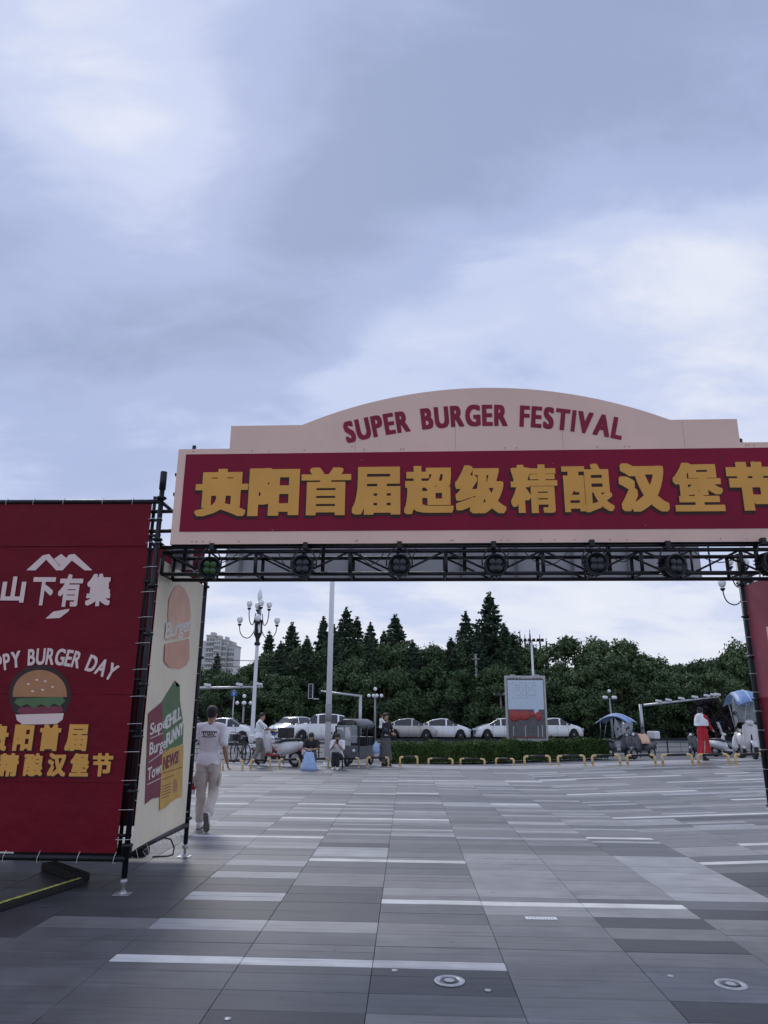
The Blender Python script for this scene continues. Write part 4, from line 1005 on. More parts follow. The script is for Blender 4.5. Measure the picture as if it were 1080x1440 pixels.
def small_lamp(px, py_foot, top_py, label, n=5, r=.16):
    p = gnd(px, py_foot); Hh = at_y(px, top_py, p.y).z - zt(p.x, p.y); t = thing('street_lamp', label, 'street lamp', tuple(p), .3)
    bm = B(); tube(bm, [(0, 0, 0), (0, 0, Hh - .6)], [.11, .07], 10); obj('pole', bm, 'concrete', t)
    bm = B(); tube(bm, [(0, 0, Hh - .6), (0, 0, Hh - .2)], .04, 6); cs = [(0, 0, Hh)]
    for j in range(n - 1):
        a = 2 * pi * j / (n - 1); c = Vector((cos(a) * .55, sin(a) * .55, Hh - .55)); tube(bm, [(0, 0, Hh - .75), (cos(a) * .4, sin(a) * .4, Hh - .85), c - Vector((0, 0, .15))], .03, 6); cs.append(c)
    obj('arms', bm, 'iron', t)
    for c in cs: bm = B(); ball(bm, c, r, 2); obj('globe', bm, 'globe', t)
small_lamp(527, 1041, 969, 'small globe street lamp behind the rear end of the beige sedan')
small_lamp(706, 1038, 967, 'small globe street lamp just left of the billboard')
small_lamp(862, 1040, 972, 'small globe street lamp above the scooter with blue canopy')
small_lamp(340, 1040, 979, 'dark small globe lamp behind the white street lamp pole')
# floodlight mast above the billboard
p = gnd(754, 1038); Hh = at_y(753, 900, p.y).z - zt(p.x, p.y); t = thing('floodlight_mast', 'tall white mast with a row of floodlights rising above the billboard', 'light mast', tuple(p))
bm = B(); tube(bm, [(0, 0, 0), (0, 0, Hh)], [.16, .09], 12); obj('mast', bm, 'white_paint', t)
bm = B(); bx(bm, (0, 0, Hh - .1), (2.1, .08, .08)); obj('crossbar', bm, 'galv', t)
for k in range(6):
    bm = B(); bx(bm, (-1.0 + k * .4, -.12, Hh - .02), (.26, .2, .26), Euler((.5, 0, 0)).to_matrix(), bev=.03); obj('floodlight', bm, 'iron', t)
# utility pole
p = gnd(675, 1037); Hh = at_y(672, 920, p.y).z - zt(p.x, p.y); t = thing('utility_pole', 'grey concrete utility pole standing against the trees in the middle', 'utility pole', tuple(p))
bm = B(); tube(bm, [(0, 0, 0), (-.2, 0, Hh)], [.17, .1], 10); obj('pole', bm, 'concrete', t)
for z in (.99, .94): bm = B(); bx(bm, (-.2 * z, -.12, Hh * z), (.8 if z < .97 else .3, .08, .08)); obj('crossarm', bm, 'concrete', t)
bm = B(); bx(bm, (-.1, -.15, Hh * .73), (.55, .25, .35), bev=.03); obj('junction_box', bm, 'galv', t)
# camera gantries
def gantry(px_pole, py_foot, x_end, py_arm0, py_arm1, cams, label, pole=True):
    p = gnd(px_pole, py_foot); a = at_y(px_pole, py_arm0, p.y); b = at_y(x_end, py_arm1, p.y + .5); z0 = zt(p.x, p.y)
    t = thing('camera_gantry', label, 'gantry', tuple(p))
    bm = B(); tube(bm, [(0, 0, 0), (0, 0, a.z - z0 + .1)], [.16, .13], 10); obj('pole', bm, 'galv', t)
    bm = B(); tube(bm, [a - p, b - p], [.11, .07], 8); obj('arm', bm, 'galv', t)
    for f_ in cams:
        c = (a - p) + ((b - p) - (a - p)) * f_ + Vector((0, -.05, .22)); bm = B(); bx(bm, c, (.5, .22, .18), Euler((0, .15, .3)).to_matrix(), bev=.03); bx(bm, c - Vector((0, 0, .14)), (.06, .06, .2)); obj('camera', bm, 'white_paint', t)
gantry(905, 1042, 1011, 992, 980, (.2, .33, .5, .68, .84, .93, .98), 'grey camera gantry reaching right across the road behind the scooters')
gantry(258, 1044, 370, 968, 966, (.3, .7, .95), 'thin camera gantry reaching from the left behind the cream banner')
gantry(506, 1042, 451, 979, 972, (), 'short grey signal arm behind the flagpole')
p = gnd(437, 1042); a = at_y(437, 972, p.y)
t = thing('traffic_light', 'traffic light with pale outline hanging left of the flagpole', 'traffic light', tuple(a - Vector((0, 0, .9))))
bm = B(); bx(bm, (0, 0, .9), (.3, .2, 1.1), bev=.04); obj('housing', bm, 'iron', t)
for z in (.57, .9, 1.23): bm = B(); lathe(bm, [(.11, 0), (.11, .05), (.001, .06)], 12, (0, -.1, z), 0, Matrix.Rotation(radians(90), 3, 'X')); obj('lens', bm, 'lens', t)
bm = B(); 
for s in (-1, 1): bx(bm, (s * .17, -.02, .9), (.03, .16, 1.15))
for s in (.33, 1.47): bx(bm, (0, -.02, s), (.36, .16, .03))
obj('rim', bm, 'white_paint', t)
bm = B(); bx(bm, (.45, 0, .3), (.5, .08, .08)); obj('bracket', bm, 'galv', t)
# road sign, small blue arrow
p = gnd(325, 1042); t = thing('road_sign', 'small blue road sign on a thin post left of the white street lamp', 'road sign', tuple(p))
bm = B(); tube(bm, [(0, 0, 0), (0, 0, 3.9)], .05, 8); obj('post', bm, 'galv', t)
bm = B(); bx(bm, (0, -.06, 3.6), (.45, .04, .4), bev=.02); obj('panel', bm, 'plate_blue', t)
bm = B(); bx(bm, (0, -.085, 3.57), (.05, .01, .2)); bx(bm, (0, -.085, 3.66), (.18, .01, .05)); obj('arrow_print', bm, 'white_paint', t)
# overhead wires at the left
for k, (y0, y1) in enumerate(((919, 924), (929, 932))):
    a, b = at_y(225, y0, 60), at_y(470, y1, 75); bm = B(); mid = (a + b) / 2 - Vector((0, 0, .5)); tube(bm, curve_pts(a, mid * 2 - (a + b) / 2, b, 14), .03, 4)
    tag(obj('power_line', bm, 'iron'), ('upper' if k == 0 else 'lower') + ' thin overhead wire crossing the sky beside the apartment block', 'wire', 'overhead wires')

# ================================================================== VEHICLES
def car(kind, paint, label, px_c, py_wheel, length_px, facing, yaw=0.0, group='cars in traffic beyond the railing', taxi=False):
    L_, H_, Wd = {'sedan': (4.6, 1.46, 1.8), 'suv': (4.7, 1.72, 1.88), 'van': (4.4, 1.8, 1.75), 'hatch': (4.2, 1.52, 1.78)}[kind]
    p = gnd(px_c, py_wheel); t = thing('parked_car' if False else 'car', label, 'car', tuple(p), yaw + (0 if facing > 0 else pi), group)
    # side profile stations: x, sill z, belt z, roof z (0 = no cabin), half width
    top = {'sedan': [(-.5, .62), (-.49, .92), (-.47, 1.02), (-.39, 1.07), (-.21, 1.36), (-.05, 1.46), (.07, 1.43), (.26, 1.04), (.36, .94), (.46, .80), (.5, .58)],
           'suv': [(-.5, .7), (-.495, 1.1), (-.47, 1.25), (-.40, 1.6), (-.25, 1.7), (-.05, 1.72), (.10, 1.66), (.24, 1.16), (.32, 1.08), (.46, .98), (.5, .7)],
           'van': [(-.5, .7), (-.495, 1.1), (-.49, 1.5), (-.46, 1.76), (-.2, 1.8), (.1, 1.78), (.2, 1.68), (.34, 1.15), (.40, 1.05), (.48, .95), (.5, .7)],
           'hatch': [(-.5, .65), (-.49, .95), (-.46, 1.1), (-.36, 1.42), (-.2, 1.5), (.0, 1.52), (.1, 1.46), (.25, 1.06), (.34, .97), (.46, .83), (.5, .6)]}[kind]
    belt = {'sedan': .95, 'suv': 1.12, 'van': 1.1, 'hatch': .99}[kind]
    xs = [-.5 + i / 36 for i in range(37)]; zt_c = np.interp(xs, [a for a, _ in top], [b for _, b in top])
    hw = [Wd / 2 * (1 - .22 * abs(2 * x) ** 6 - .02) for x in xs]; bm = B(); rings = []
    wx = (-.30, .305); wr = .33 if kind != 'suv' else .36
    for x, zc, w in zip(xs, zt_c, hw):
        bot = .2
        for c_ in wx:
            dx = abs(x - c_) * L_
            if dx < wr + .06: bot = max(bot, math.sqrt(max(0, (wr + .07) ** 2 - dx * dx)) + wr)
        bl = min(belt, zc); cab = max(0, zc - belt); tw = w - .30 * cab - .02
        ring = [(-w * .96, bot), (-w, max(bot + .02, .5)), (-w, max(bot + .04, .72)), (-w * .96, max(bot + .05, bl)), (-tw if cab > .03 else -w * .86, zc - min(.04, cab * .3)), (-tw * .8, zc + .012), (tw * .8, zc + .012), (tw if cab > .03 else w * .86, zc - min(.04, cab * .3)), (w * .96, max(bot + .05, bl)), (w, max(bot + .04, .72)), (w, max(bot + .02, .5)), (w * .96, bot)]
        rings.append([bm.verts.new((x * L_, y, max(z, .19))) for y, z in ring])
    for i in range(len(rings) - 1):
        xm = (xs[i] + xs[i + 1]) / 2; cab = min(zt_c[i], zt_c[i + 1]) - belt; cabm = max(zt_c[i], zt_c[i + 1]) - belt
        for k in range(11):
            f = bm.faces.new((rings[i][k], rings[i + 1][k], rings[i + 1][k + 1], rings[i][k + 1])); f.smooth = True
            if k in (3, 7) and cab > .1 and i % 12 not in (7,): f.material_index = 1
            if k in (4, 5, 6) and abs(zt_c[i + 1] - zt_c[i]) * 36 > 1.6 and cabm > .1 and cab > .0: f.material_index = 1
        f = bm.faces.new((rings[i][11], rings[i + 1][11], rings[i + 1][0], rings[i][0])); f.material_index = 2
    bm.faces.new(rings[0]); bm.faces.new(rings[-1][::-1]); bmesh.ops.recalc_face_normals(bm, faces=bm.faces)
    obj('body', bm, [paint, 'glass_dark', 'plastic_black'], t)
    for c_ in wx:
        for s in (-1, 1):
            bm = B(); lathe(bm, [(wr * .62, -.1), (wr * .95, -.1), (wr, -.06), (wr, .06), (wr * .95, .1), (wr * .62, .1)], 20, (c_ * L_, s * (Wd / 2 - .12), wr), 0, Matrix.Rotation(radians(90), 3, 'X')); wh = obj('wheel', bm, 'rubber', t)
            bm = B(); lathe(bm, [(wr * .62, 0), (wr * .6, .012), (.07, .02), (.001, .03)], 16, (c_ * L_, s * (Wd / 2 - .04), wr), 0, Matrix.Rotation(radians(-90 * s), 3, 'X')); obj('rim', bm, 'rim', wh)
            bm = B()
            for q in range(5):
                a = 2 * pi * q / 5; bx(bm, (c_ * L_ + cos(a) * wr * .38, s * (Wd / 2 - .028), wr + sin(a) * wr * .38), (wr * .22, .01, wr * .22), Matrix.Rotation(-a, 3, 'Y'))
            obj('rim_openings', bm, 'plastic_black', wh)
    for s in (-1, 1):
        bm = B(); bx(bm, (L_ * .475, s * Wd * .34, .68), (.22, .36, .14), Euler((0, 0, -s * .5)).to_matrix(), bev=.03); obj('headlight', bm, 'lamp_clear', t)
        bm = B(); bx(bm, (-L_ * .485, s * Wd * .35, .82 if kind != 'van' else 1.0), (.12, .32, .15), Euler((0, 0, s * .4)).to_matrix(), bev=.03); obj('tail_light', bm, 'lamp_red', t)
        bm = B(); bx(bm, (L_ * .17, s * (Wd / 2 + .07), belt + .06), (.1, .18, .12), bev=.03); obj('mirror', bm, paint, t)
        for hx in (-.13, .08): bm = B(); bx(bm, (L_ * hx, s * (Wd / 2 * .985), belt - .12), (.16, .03, .03)); obj('door_handle', bm, paint, t)
        for hx in (-.02, .2, -.2): bm = B(); bx(bm, (L_ * hx, s * (Wd / 2 * .982), .62), (.012, .012, .6)); obj('door_seam', bm, 'plastic_black', t)
    bm = B(); bx(bm, (L_ * .497, 0, .55), (.04, .75, .16), bev=.01); obj('grille', bm, 'plastic_black', t)
    bm = B(); bx(bm, (L_ * .5, 0, .42), (.03, .44, .13)); bx(bm, (-L_ * .5, 0, .6), (.03, .44, .13)); obj('number_plate', bm, 'plate_blue', t)
    if taxi: bm = B(); bx(bm, (0, 0, H_ + .1), (.2, .9, .18), bev=.03); obj('roof_sign', bm, 'lamp_clear', t)
    t.scale = (1.0, 1.1, 1.22)
    if kind == 'suv':
        for s in (-1, 1): bm = B(); tube(bm, [(-.35 * L_, s * .62, 1.72), (0, s * .62, 1.77), (.08 * L_, s * .62, 1.72)], .02, 6); obj('roof_rail', bm, 'plastic_black', t)
    return t
car('suv', 'car_white', 'large white suv side on behind the flagpole, heading left', 450, 1043, 90, -1, .12)
car('sedan', 'car_white', 'white sedan behind the white street lamp pole, heading right', 318, 1045, 90, 1, -.05)
car('sedan', 'car_white', 'white sedan partly hidden behind the walking man', 268, 1041, 60, 1, 0)
car('sedan', 'car_silver', 'beige silver sedan facing left of the hedge end, before the other white sedan', 577, 1040, 57, 1, -.05)
car('sedan', 'car_white', 'white sedan heading right just ahead of the beige sedan', 624, 1040, 56, 1, .0)
car('suv', 'car_white', 'white suv in the second lane left of the street lamp', 345, 1032, 50, -1, .5)
car('van', 'car_white', 'white van in the second lane right of the street lamp', 384, 1031, 45, -1, .9)
car('sedan', 'car_dark', 'dark car in the second lane behind the large white suv', 411, 1027, 40, -1, .2)
car('hatch', 'car_white', 'small white car nosed behind the large white suv', 410, 1041, 50, -1, 1.0)
car('sedan', 'car_white', 'white sedan far back left of the street lamp', 315, 1027, 40, 1, .1)
car('sedan', 'car_white', 'white sedan partly hidden behind the billboard foot', 705, 1040, 50, -1, .1)
car('sedan', 'car_white', 'white car right of the billboard behind the hedge', 781, 1039, 50, 1, .1)
car('sedan', 'car_white', 'white taxi with roof sign above the hedge, near the blue canopy scooter', 822, 1036, 60, 1, .05, taxi=True)
car('sedan', 'car_white', 'white car between the blue canopy scooter and the railing', 868, 1036, 60, 1, .0)
car('suv', 'car_white', 'white suv behind the woman in red', 1014, 1029, 40, -1, .1)
car('sedan', 'car_dark', 'dark sedan behind the tricycle', 512, 1036, 40, 1, .1)

for kd, pt, px, py, ln, fc, yw, lb in (('sedan', 'car_white', 292, 1033, 45, 1, .2, 'white sedan in the second lane just right of the cream banner'), ('hatch', 'car_silver', 333, 1027, 40, 1, -.2, 'silver hatchback in the far lane behind the lamp pole'), ('van', 'car_white', 362, 1026, 40, -1, .6, 'white van in the far lane above the scooter man'),
        ('sedan', 'car_white', 426, 1033, 40, -1, .6, 'white sedan nose between dark car and large white suv'), ('suv', 'car_silver', 470, 1032, 40, 1, .1, 'silver suv in the far lane right of the flagpole'), ('sedan', 'car_white', 735, 1037, 50, -1, .05, 'white sedan hidden behind the billboard frame'),
        ('sedan', 'car_white', 845, 1030, 50, -1, .1, 'white sedan in the far lane right of the taxi'), ('suv', 'car_white', 1045, 1031, 50, 1, .1, 'white suv behind the rightmost canopy scooter'), ('sedan', 'car_dark', 985, 1030, 50, 1, .1, 'dark sedan far behind the black scooter')):
    car(kd, pt, lb, px, py, ln, fc, yw)
# ---- two-wheelers
def scooter(name, label, body='scooter_white', accent='scooter_grey', canopy=False, topbox=False, windshield=False, cargo=None, s=1.0, group=None):
    t = thing(name, label, 'scooter', group=group)
    R90 = Matrix.Rotation(radians(90), 3, 'X')
    for i, x in enumerate((-.62, .62)):
        bm = B(); torus(bm, (x * s, 0, .23), .19, .055, 'y', 20, 7); w = obj('wheel', bm, 'rubber', t)
        bm = B(); lathe(bm, [(.14, -.03), (.14, .03), (.03, .05), (.001, .05)], 12, (x * s, 0, .23), 0, R90); obj('hub', bm, 'rim', w)
    def slab(name_, pts, w, m, bev=.03):
        bm = B(); a = [bm.verts.new((x, -w / 2, z)) for x, z in pts]; b = [bm.verts.new((x, w / 2, z)) for x, z in pts]
        bm.faces.new(a); bm.faces.new(b[::-1]); k = len(pts)
        for i in range(k): bm.faces.new((a[(i + 1) % k], a[i], b[i], b[(i + 1) % k]))
        bmesh.ops.recalc_face_normals(bm, faces=bm.faces)
        q = bmesh.ops.bevel(bm, geom=list(bm.edges), offset=bev, segments=2, affect='EDGES'); return obj(name_, bm, m, t, True)
    slab('rear_body', [(-.85, .62), (-.78, .46), (-.5, .36), (-.12, .28), (-.02, .34), (-.08, .62), (-.3, .72), (-.75, .74)], .30, body, .04)
    slab('rear_fender', [(-.92, .38), (-.86, .52), (-.6, .56), (-.4, .46), (-.42, .40), (-.62, .48), (-.82, .42)], .16, accent, .02)
    slab('floor', [(-.1, .26), (-.1, .34), (.36, .34), (.40, .26)], .30, accent, .02)
    slab('front_shield', [(.34, .28), (.30, .5), (.40, .92), (.48, .98), (.52, .9), (.50, .5), (.52, .34)], .40, body, .04)
    slab('front_fender', [(.36, .36), (.46, .50), (.66, .52), (.86, .36), (.84, .32), (.66, .44), (.46, .42)], .15, accent if body == 'scooter_white' else body, .02)
    slab('seat', [(-.78, .74), (-.74, .80), (-.35, .80), (-.1, .72), (-.06, .66), (-.3, .70)], .28, 'plastic_black', .025)
    bm = B(); tube(bm, [(.62, 0, .23), (.52, 0, .5), (.42, 0, 1.02)], .025, 8); obj('steering_column', bm, 'iron', t)
    bm = B(); tube(bm, [(.30, -.33, 1.03), (.38, -.2, 1.04), (.42, 0, 1.03), (.38, .2, 1.04), (.30, .33, 1.03)], .018, 8); obj('handlebar', bm, 'iron', t)
    bm = B(); ball(bm, (.48, 0, .98), .11, 2, scl=(.8, 1.1, .9)); hd_ = obj('headlight_cowl', bm, body, t)
    bm = B(); ball(bm, (.56, 0, .98), .06, 2); obj('headlight', bm, 'lamp_clear', hd_)
    bm = B(); bx(bm, (-.93, 0, .6), (.04, .16, .06), bev=.01); obj('tail_light', bm, 'lamp_red', t)
    bm = B(); bx(bm, (-.9, 0, .42), (.02, .2, .14)); obj('number_plate', bm, 'white_paint', t)
    for s_ in (-1, 1):
        bm = B(); tube(bm, [(.36, s_ * .22, 1.04), (.38, s_ * .32, 1.22)], .008, 5); lathe(bm, [(.06, -.008), (.065, 0), (.06, .008)], 12, (.38, s_ * .34, 1.25), 0, Matrix.Rotation(radians(80), 3, 'Y')); obj('mirror', bm, 'plastic_black', t)
    bm = B(); tube(bm, [(-.05, -.1, .26), (-.1, -.22, .02)], .014, 5); obj('kickstand', bm, 'iron', t)
    if topbox: bm = B(); bx(bm, (-.85, 0, .95), (.38, .42, .32), bev=.06); obj('top_box', bm, 'scooter_white', t)
    if cargo:
        bm = B(); r = bmesh.ops.create_grid(bm, x_segments=14, y_segments=14, size=.3, matrix=Matrix.Translation((.2, 0, .9)))
        rr_ = random.Random(2)
        for v in bm.verts: d = abs(v.co.y); v.co.z += .12 - d * d * 4.5 + rr_.uniform(-.02, .02); v.co.x += -.12 * v.co.z + rr_.uniform(-.015, .015)
        o = obj('cloth_cover', bm, cargo, t, True); sm_ = o.modifiers.new('s', 'SOLIDIFY'); sm_.thickness = .012
    if windshield or canopy:
        bm = B(); g = []
        for i in range(9):
            a = -1 + i / 4; g.append([bm.verts.new((.50 - .10 * a * a + dz * -.25, a * .30, 1.0 + dz)) for dz in (0, .3, .6)])
        for i in range(8):
            for j in range(2): bm.faces.new((g[i][j], g[i + 1][j], g[i + 1][j + 1], g[i][j + 1]))
        o = obj('windshield', bm, 'clear_sheet', t, True); sm_ = o.modifiers.new('s', 'SOLIDIFY'); sm_.thickness = .004
    if canopy:
        bm = B(); rows = []
        for i in range(13):
            u = i / 12; x = .95 - 1.75 * u; z = 1.56 + .34 * sin(pi * min(1, u * 1.05)) ** .8
            rows.append([bm.verts.new((x, -.36 + .72 * j / 8, z - .12 * (abs(j - 4) / 4) ** 2)) for j in range(9)])
        for i in range(12):
            for j in range(8): bm.faces.new((rows[i][j], rows[i + 1][j], rows[i + 1][j + 1], rows[i][j + 1]))
        o = obj('canopy', bm, 'canopy_blue', t, True); sm_ = o.modifiers.new('s', 'SOLIDIFY'); sm_.thickness = .012
        for j in (1, 4, 7):
            bm = B(); tube(bm, [rw for rw in [(.95 - 1.75 * i / 12, -.36 + .72 * j / 8, 1.575 + .34 * sin(pi * min(1, i / 12 * 1.05)) ** .8 - .12 * (abs(j - 4) / 4) ** 2) for i in range(13)]], .012, 5); obj('canopy_rib', bm, 'white_paint', o)
        for s_ in (-1, 1):
            bm = B(); tube(bm, [(.42, s_ * .25, 1.0), (.2, s_ * .3, 1.8)], .012, 5); tube(bm, [(-.7, s_ * .12, .76), (-.55, s_ * .28, 1.7)], .012, 5); obj('canopy_strut', bm, 'galv', t)
        bm = B(); v = [bm.verts.new(q) for q in ((.50, -.31, 1.0), (.24, -.33, .85), (.16, -.34, 1.3), (.25, -.33, 1.72), (.36, -.33, 1.60))]; bm.faces.new(v)
        o = obj('side_sheet', bm, 'clear_sheet', t); sm_ = o.modifiers.new('s', 'SOLIDIFY'); sm_.thickness = .004
    return t
def put(t, px, py, yaw, sc=1.0):
    p = gnd(px, py); t.location = p; t.rotation_euler = (0, 0, yaw); t.scale = (sc, sc, sc); return t
put(scooter('scooter', 'white delivery scooter with red rear fender, held by the man in khaki trousers', 'scooter_white', 'scooter_red', topbox=False, windshield=False), 390, 1077, 2.75, 1.05)
put(scooter('scooter', 'grey scooter under a blue canopy beside the right end of the hedge', 'scooter_grey', 'scooter_grey', canopy=True), 868, 1066, -.85, 1.12)
put(scooter('scooter', 'dark scooter with pale top box and pink cloth, right of the canopy scooter', 'scooter_grey', 'scooter_grey', topbox=True, cargo='print_salmon'), 905, 1067, .65 + pi, 1.14)
put(scooter('scooter', 'black scooter just left of the woman in red', 'scooter_grey', 'plastic_black'), 982, 1065, .8 + pi, 1.12)
put(scooter('scooter', 'white scooter facing the camera right of the woman in red', 'scooter_white', 'scooter_white', windshield=False), 1025, 1065, -.95, 1.15)
put(scooter('scooter', 'white scooter under a blue canopy beside the right scaffold post', 'scooter_white', 'scooter_white', canopy=True), 1054, 1066, -1.75, 1.12)
put(scooter('scooter', 'white scooter parked behind the man in khaki trousers', 'scooter_white', 'scooter_grey'), 412, 1068, .6 + pi, 1.0)
put(scooter('scooter', 'white scooter with pale top box behind the delivery scooter', 'scooter_white', 'scooter_red', topbox=True), 372, 1067, -.6, 1.0)
put(scooter('scooter', 'pale scooter between the woman in red and the white front facing one', 'scooter_white', 'scooter_grey', windshield=True), 1006, 1061, -.5, 1.1)
put(scooter('scooter', 'grey scooter behind the dark one with pink cloth', 'scooter_grey', 'plastic_black', windshield=True), 888, 1060, -2.2, 1.05)
put(scooter('scooter', 'white scooter close behind the rightmost hoop', 'scooter_white', 'plastic_black'), 1040, 1060, -1.9, 1.1)
# a pale bundle on the delivery scooter
bm = B(); bx(bm, (0, 0, .0), (.42, .40, .34), bev=.06); o = tag(obj('delivery_box', bm, 'plastic_black'), 'black delivery box on the rack of the white and red scooter', 'box'); p = gnd(388, 1075); o.location = p + Vector((.32, -.2, 1.0)); o.rotation_euler = (0, 0, 2.65)
proto = scooter('scooter', 'dark moped parked in the far row across the road', 'scooter_grey', 'scooter_grey', group='mopeds parked in a row across the road')
spots = [(633, 1036), (641, 1037), (650, 1035), (658, 1036), (667, 1036), (676, 1037), (684, 1036), (692, 1037), (700, 1038), (925, 1032), (935, 1033), (945, 1033), (956, 1033), (967, 1034), (978, 1034)]
rr6 = random.Random(4)
for i, (px, py) in enumerate(spots):
    p = gnd(px, py); o = proto if i == 0 else dup(proto, p)
    o['label'] = 'dark moped in the far row, ' + ('left end, beside the nose of the white sedan', 'second from the left end of the row', 'third from the left end of the row', 'fourth from the left end of the row', 'left of the utility pole foot', 'right of the utility pole foot', 'second right of the utility pole foot', 'left of the globe lamp foot', 'beside the globe lamp foot', 'behind the open railing, leftmost', 'behind the open railing, second from left', 'behind the open railing, third from left', 'third left of the woman in red', 'second left of the woman in red', 'nearest left of the woman in red')[i]
    o.location = p; o.rotation_euler = (0, 0, pi / 2 + rr6.uniform(-.5, .9)); o.scale = (1.1, 1.1, rr6.uniform(1.0, 1.2))

# bicycle
def bicycle(px, py, yaw):
    p = gnd(px, py); t = thing('bicycle', 'dark bicycle leaning at the railing behind the walking man', 'bicycle', tuple(p), yaw)
    for x in (-.5, .52):
        bm = B(); torus(bm, (x, 0, .33), .31, .02, 'y', 28, 6); w = obj('wheel', bm, 'rubber', t)
        bm = B()
        for k in range(12): a = 2 * pi * k / 12; tube(bm, [(x, 0, .33), (x + .3 * cos(a), 0, .33 + .3 * sin(a))], .003, 4)
        obj('spokes', bm, 'galv', w)
    bm = B(); bb = (-.05, 0, .3); st = (-.2, 0, .78); hd = (.36, 0, .78)
    for a, b in ((bb, st), (st, hd), (bb, (.4, 0, .64)), (st, (-.5, 0, .33)), (bb, (-.5, 0, .33)), ((.34, 0, .86), (.52, 0, .33))): tube(bm, [a, b], .018, 7)
    obj('frame', bm, 'iron', t)
    bm = B(); bx(bm, (-.22, 0, .86), (.26, .14, .05), bev=.02); tube(bm, [(-.2, 0, .76), (-.22, 0, .86)], .014, 6); obj('saddle', bm, 'plastic_black', t)
    bm = B(); tube(bm, [(.2, -.28, .98), (.34, -.2, 1.0), (.34, 0, .96), (.34, .2, 1.0), (.2, .28, .98)], .013, 6); tube(bm, [(.34, 0, .84), (.34, 0, .97)], .014, 6); obj('handlebar', bm, 'iron', t)
    bm = B(); bx(bm, (.5, 0, .82), (.28, .32, .22), bev=.02); obj('basket', bm, 'plastic_black', t)
    bm = B(); torus(bm, (-.05, 0, .3), .09, .012, 'y', 16, 5); tube(bm, [(-.05, -.05, .3), (.05, -.07, .18)], .012, 5); bx(bm, (.05, -.11, .17), (.09, .07, .02)); obj('crank', bm, 'iron', t)
bicycle(337, 1074, 2.2)

# enclosed tricycle
p = gnd(499, 1076); sc3 = (scale_at(p.y) * 1.0); kT = 62 / sc3 / 1.65
tr = thing('electric_tricycle', 'dark grey enclosed passenger tricycle right of the flagpole', 'tricycle', tuple(p), -.35); tr.scale = (kT, kT, kT)
prof = [(-.48, .2), (-.48, 1.35), (-.40, 1.55), (-.2, 1.64), (.2, 1.64), (.40, 1.55), (.48, 1.35), (.48, .2)]
def tframe(y): return [(x, y, z) for x, z in prof]
bm = B(); rows = []
for y, k in ((-.75, .94), (-.6, 1), (0, 1.01), (.6, 1), (.75, .95)): rows.append([bm.verts.new((x * k, y, 1.3 + (z - 1.3) * k)) for x, z in prof[1:-1]])
for a, b in zip(rows, rows[1:]):
    for i in range(5): bm.faces.new((a[i], a[i + 1], b[i + 1], b[i]))
o = obj('roof', bm, 'scooter_grey', tr, True); mo = o.modifiers.new('s', 'SOLIDIFY'); mo.thickness = .03
for y in (-.72, 0, .72):
    for s in (-1, 1): bm = B(); bx(bm, (s * .46, y, .95), (.05, .05, .9)); obj('pillar', bm, 'iron', tr)
bm = B(); bx(bm, (0, -.74, .52), (.92, .06, .42), bev=.02); obj('front_panel', bm, 'scooter_grey', tr)
bm = B(); bx(bm, (0, .74, .6), (.92, .05, .8), bev=.02); obj('rear_panel', bm, 'scooter_grey', tr)
for s in (-1, 1): bm = B(); bx(bm, (s * .47, 0, .48), (.03, 1.4, .42), bev=.01); obj('side_panel', bm, 'scooter_grey', tr)
bm = B(); bx(bm, (0, -.73, 1.12), (.80, .012, .62)); obj('windscreen', bm, 'clear_sheet', tr)
bm = B(); bx(bm, (-.04, -.71, .62), (.34, .03, .42), bev=.01); obj('notice_board', bm, 'poster_frame', tr)
bm = B(); ball(bm, (-.04, -.735, .68), .07, 2, scl=(1, .15, 1)); obj('emblem', bm, 'print_salmon2', tr)
bm = B(); bx(bm, (0, .2, .45), (.8, .5, .12), bev=.03); bx(bm, (0, .45, .75), (.8, .1, .5), bev=.03); obj('bench_seat', bm, 'plastic_black', tr)
bm = B(); bx(bm, (0, 0, .28), (.9, 1.5, .08)); obj('chassis', bm, 'iron', tr)
for x, y in ((0, -.7), (-.42, .5), (.42, .5)):
    bm = B(); torus(bm, (x, y, .2), .16, .05, 'x', 18, 7); w = obj('wheel', bm, 'rubber', tr)
    bm = B(); lathe(bm, [(.12, -.03), (.12, .03), (.001, .04)], 12, (x, y, .2), 0, Matrix.Rotation(radians(90), 3, 'Y')); obj('hub', bm, 'rim', w)
for s in (-1, 1):
    bm = B(); ball(bm, (s * .3, -.79, .55), .06); obj('headlight', bm, 'lamp_clear', tr)
    bm = B(); tube(bm, [(s * .48, -.7, 1.1), (s * .62, -.74, 1.14)], .01, 5); ball(bm, (s * .64, -.74, 1.14), .05, 1, scl=(.6, .3, 1)); obj('mirror', bm, 'plastic_black', tr)
bm = B(); tube(bm, [(-.25, -.55, .95), (0, -.6, .93), (.25, -.55, .95)], .014, 6); tube(bm, [(0, -.6, .93), (0, -.7, .3)], .018, 6); obj('handlebar', bm, 'iron', tr)

